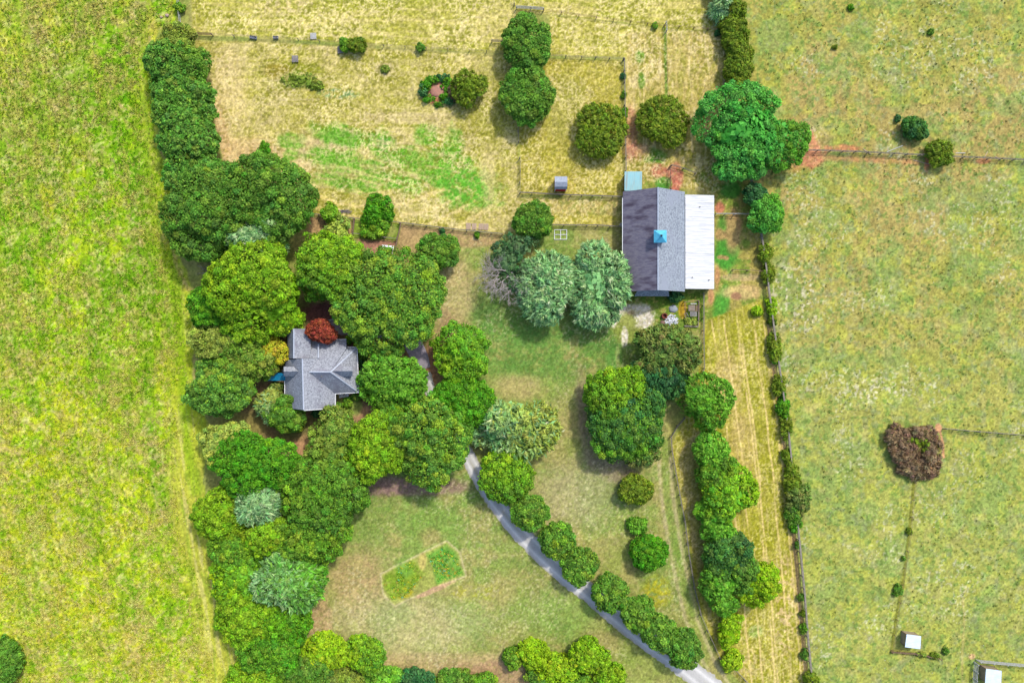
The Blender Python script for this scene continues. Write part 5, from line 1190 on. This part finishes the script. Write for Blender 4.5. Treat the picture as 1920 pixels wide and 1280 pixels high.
m=MB(); m.beam(W(1283,587,.5),W(1287,596,.4),.12,.05); m.beam(W(1287,586,.6),W(1292,595,.4),.14,.05); build("loose_board", m, PALG, e)
m=MB(); m.beam(W(1283,611,.25),W(1309,612,.25),.28,.3); m.beam(W(1309,600,.35),W(1309.5,611,.35),.16,.2); m.beam(W(1310.3,563,.2),W(1309.3,600,.2),.16,.3)
o=build("raised_bed", m, WOODG, origin=W(1296,605)); tag(o,"grey timber edging of a weedy bed below the timber rack","garden bed")
T(1296,603,11,6,.7,'pale','pale green weeds inside the timber-edged bed',shrub=True,lump=.3,cat='plant')
# rusty ring and rubble
RUST = noisy_mat("rust", lin((150,84,70)), lin((110,62,54)), 4, .85, .2)
c=W(1246,592,.5); m=MB()
k=20; n=0
for R0,R1,z0,z1 in ((.62,.62,0,.7),(.48,.48,.7,.05)):
    pass
for i in range(k):
    a=2*math.pi*i/k; b=2*math.pi*(i+1)/k; o_,i_=.62,.44
    f=lambda r,t,z:(c.x+r*math.cos(t),c.y+r*math.sin(t),z)
    m.poly([f(o_,a,0),f(o_,b,0),f(o_,b,.7),f(o_,a,.7)]); m.poly([f(i_,b,.1),f(i_,a,.1),f(i_,a,.7),f(i_,b,.7)]); m.poly([f(o_,a,.7),f(o_,b,.7),f(i_,b,.7),f(i_,a,.7)]); m.poly([f(i_,a,.1),f(i_,b,.1),(c.x,c.y,.1)])
o=build("fire_ring", m, RUST, origin=Vector((c.x,c.y,0))); tag(o,"round rusty brown fire ring beside the rubble heap south of the barn","fire ring")
c=W(1242,605); m=MB(); m.rock((c.x,c.y,.15),.6,3,.6); o=build("ash_heap", m, noisy_mat("brown_earth",lin((150,120,108)),lin((110,86,78)),3), smooth=True, origin=c); tag(o,"small brown earth heap below the rusty fire ring","heap")
R=random.Random(9); RUB = noisy_mat("white_rubble", lin((230,234,240),.8), lin((180,186,198)), .8, .9, .1); m=MB(); c=W(1259,600)
for i in range(120):
    a=R.uniform(0,6.28); q=math.sqrt(R.random()); x=c.x+math.cos(a)*q*1.5; y=c.y+math.sin(a)*q*1.15; s=R.uniform(.08,.20); z=.15+.35*(1-q)
    v=Vector((math.cos(a*3)*s,math.sin(a*3)*s,R.uniform(-.06,.06))); m.beam((x-v.x,y-v.y,z),(x+v.x,y+v.y,z+v.z),s*1.3,s*.7)
o=build("rubble_heap", m, RUB, origin=c); tag(o,"heap of white broken rubble below the grey gravel pile","rubble",kind='stuff')
c=W(1262,579); m=MB(); m.rock((c.x,c.y,.0),1.05,5,.35); o=build("gravel_pile", m, noisy_mat("blue_grey_gravel_pile",lin((168,176,182)),lin((140,148,156)),5,bump=.4), smooth=True, origin=c); tag(o,"low pile of blue-grey gravel between the fire ring and the timber rack","gravel",kind='stuff')
# red soil pile in the brush
c=W(821,171); m=MB(); m.rock((c.x,c.y,-.1),1.9,8,.22); o=build("soil_pile", m, noisy_mat("red_soil",lin((200,138,120)),lin((164,128,110)),2.5,bump=.4,c3=lin((204,150,124)),s3=.7), smooth=True, origin=c); tag(o,"low red soil pile ringed by green brambles in the hay field","soil pile",kind='stuff')
print("objects", len(bpy.data.objects), "polys", sum(len(m.polygons) for m in bpy.data.meshes))
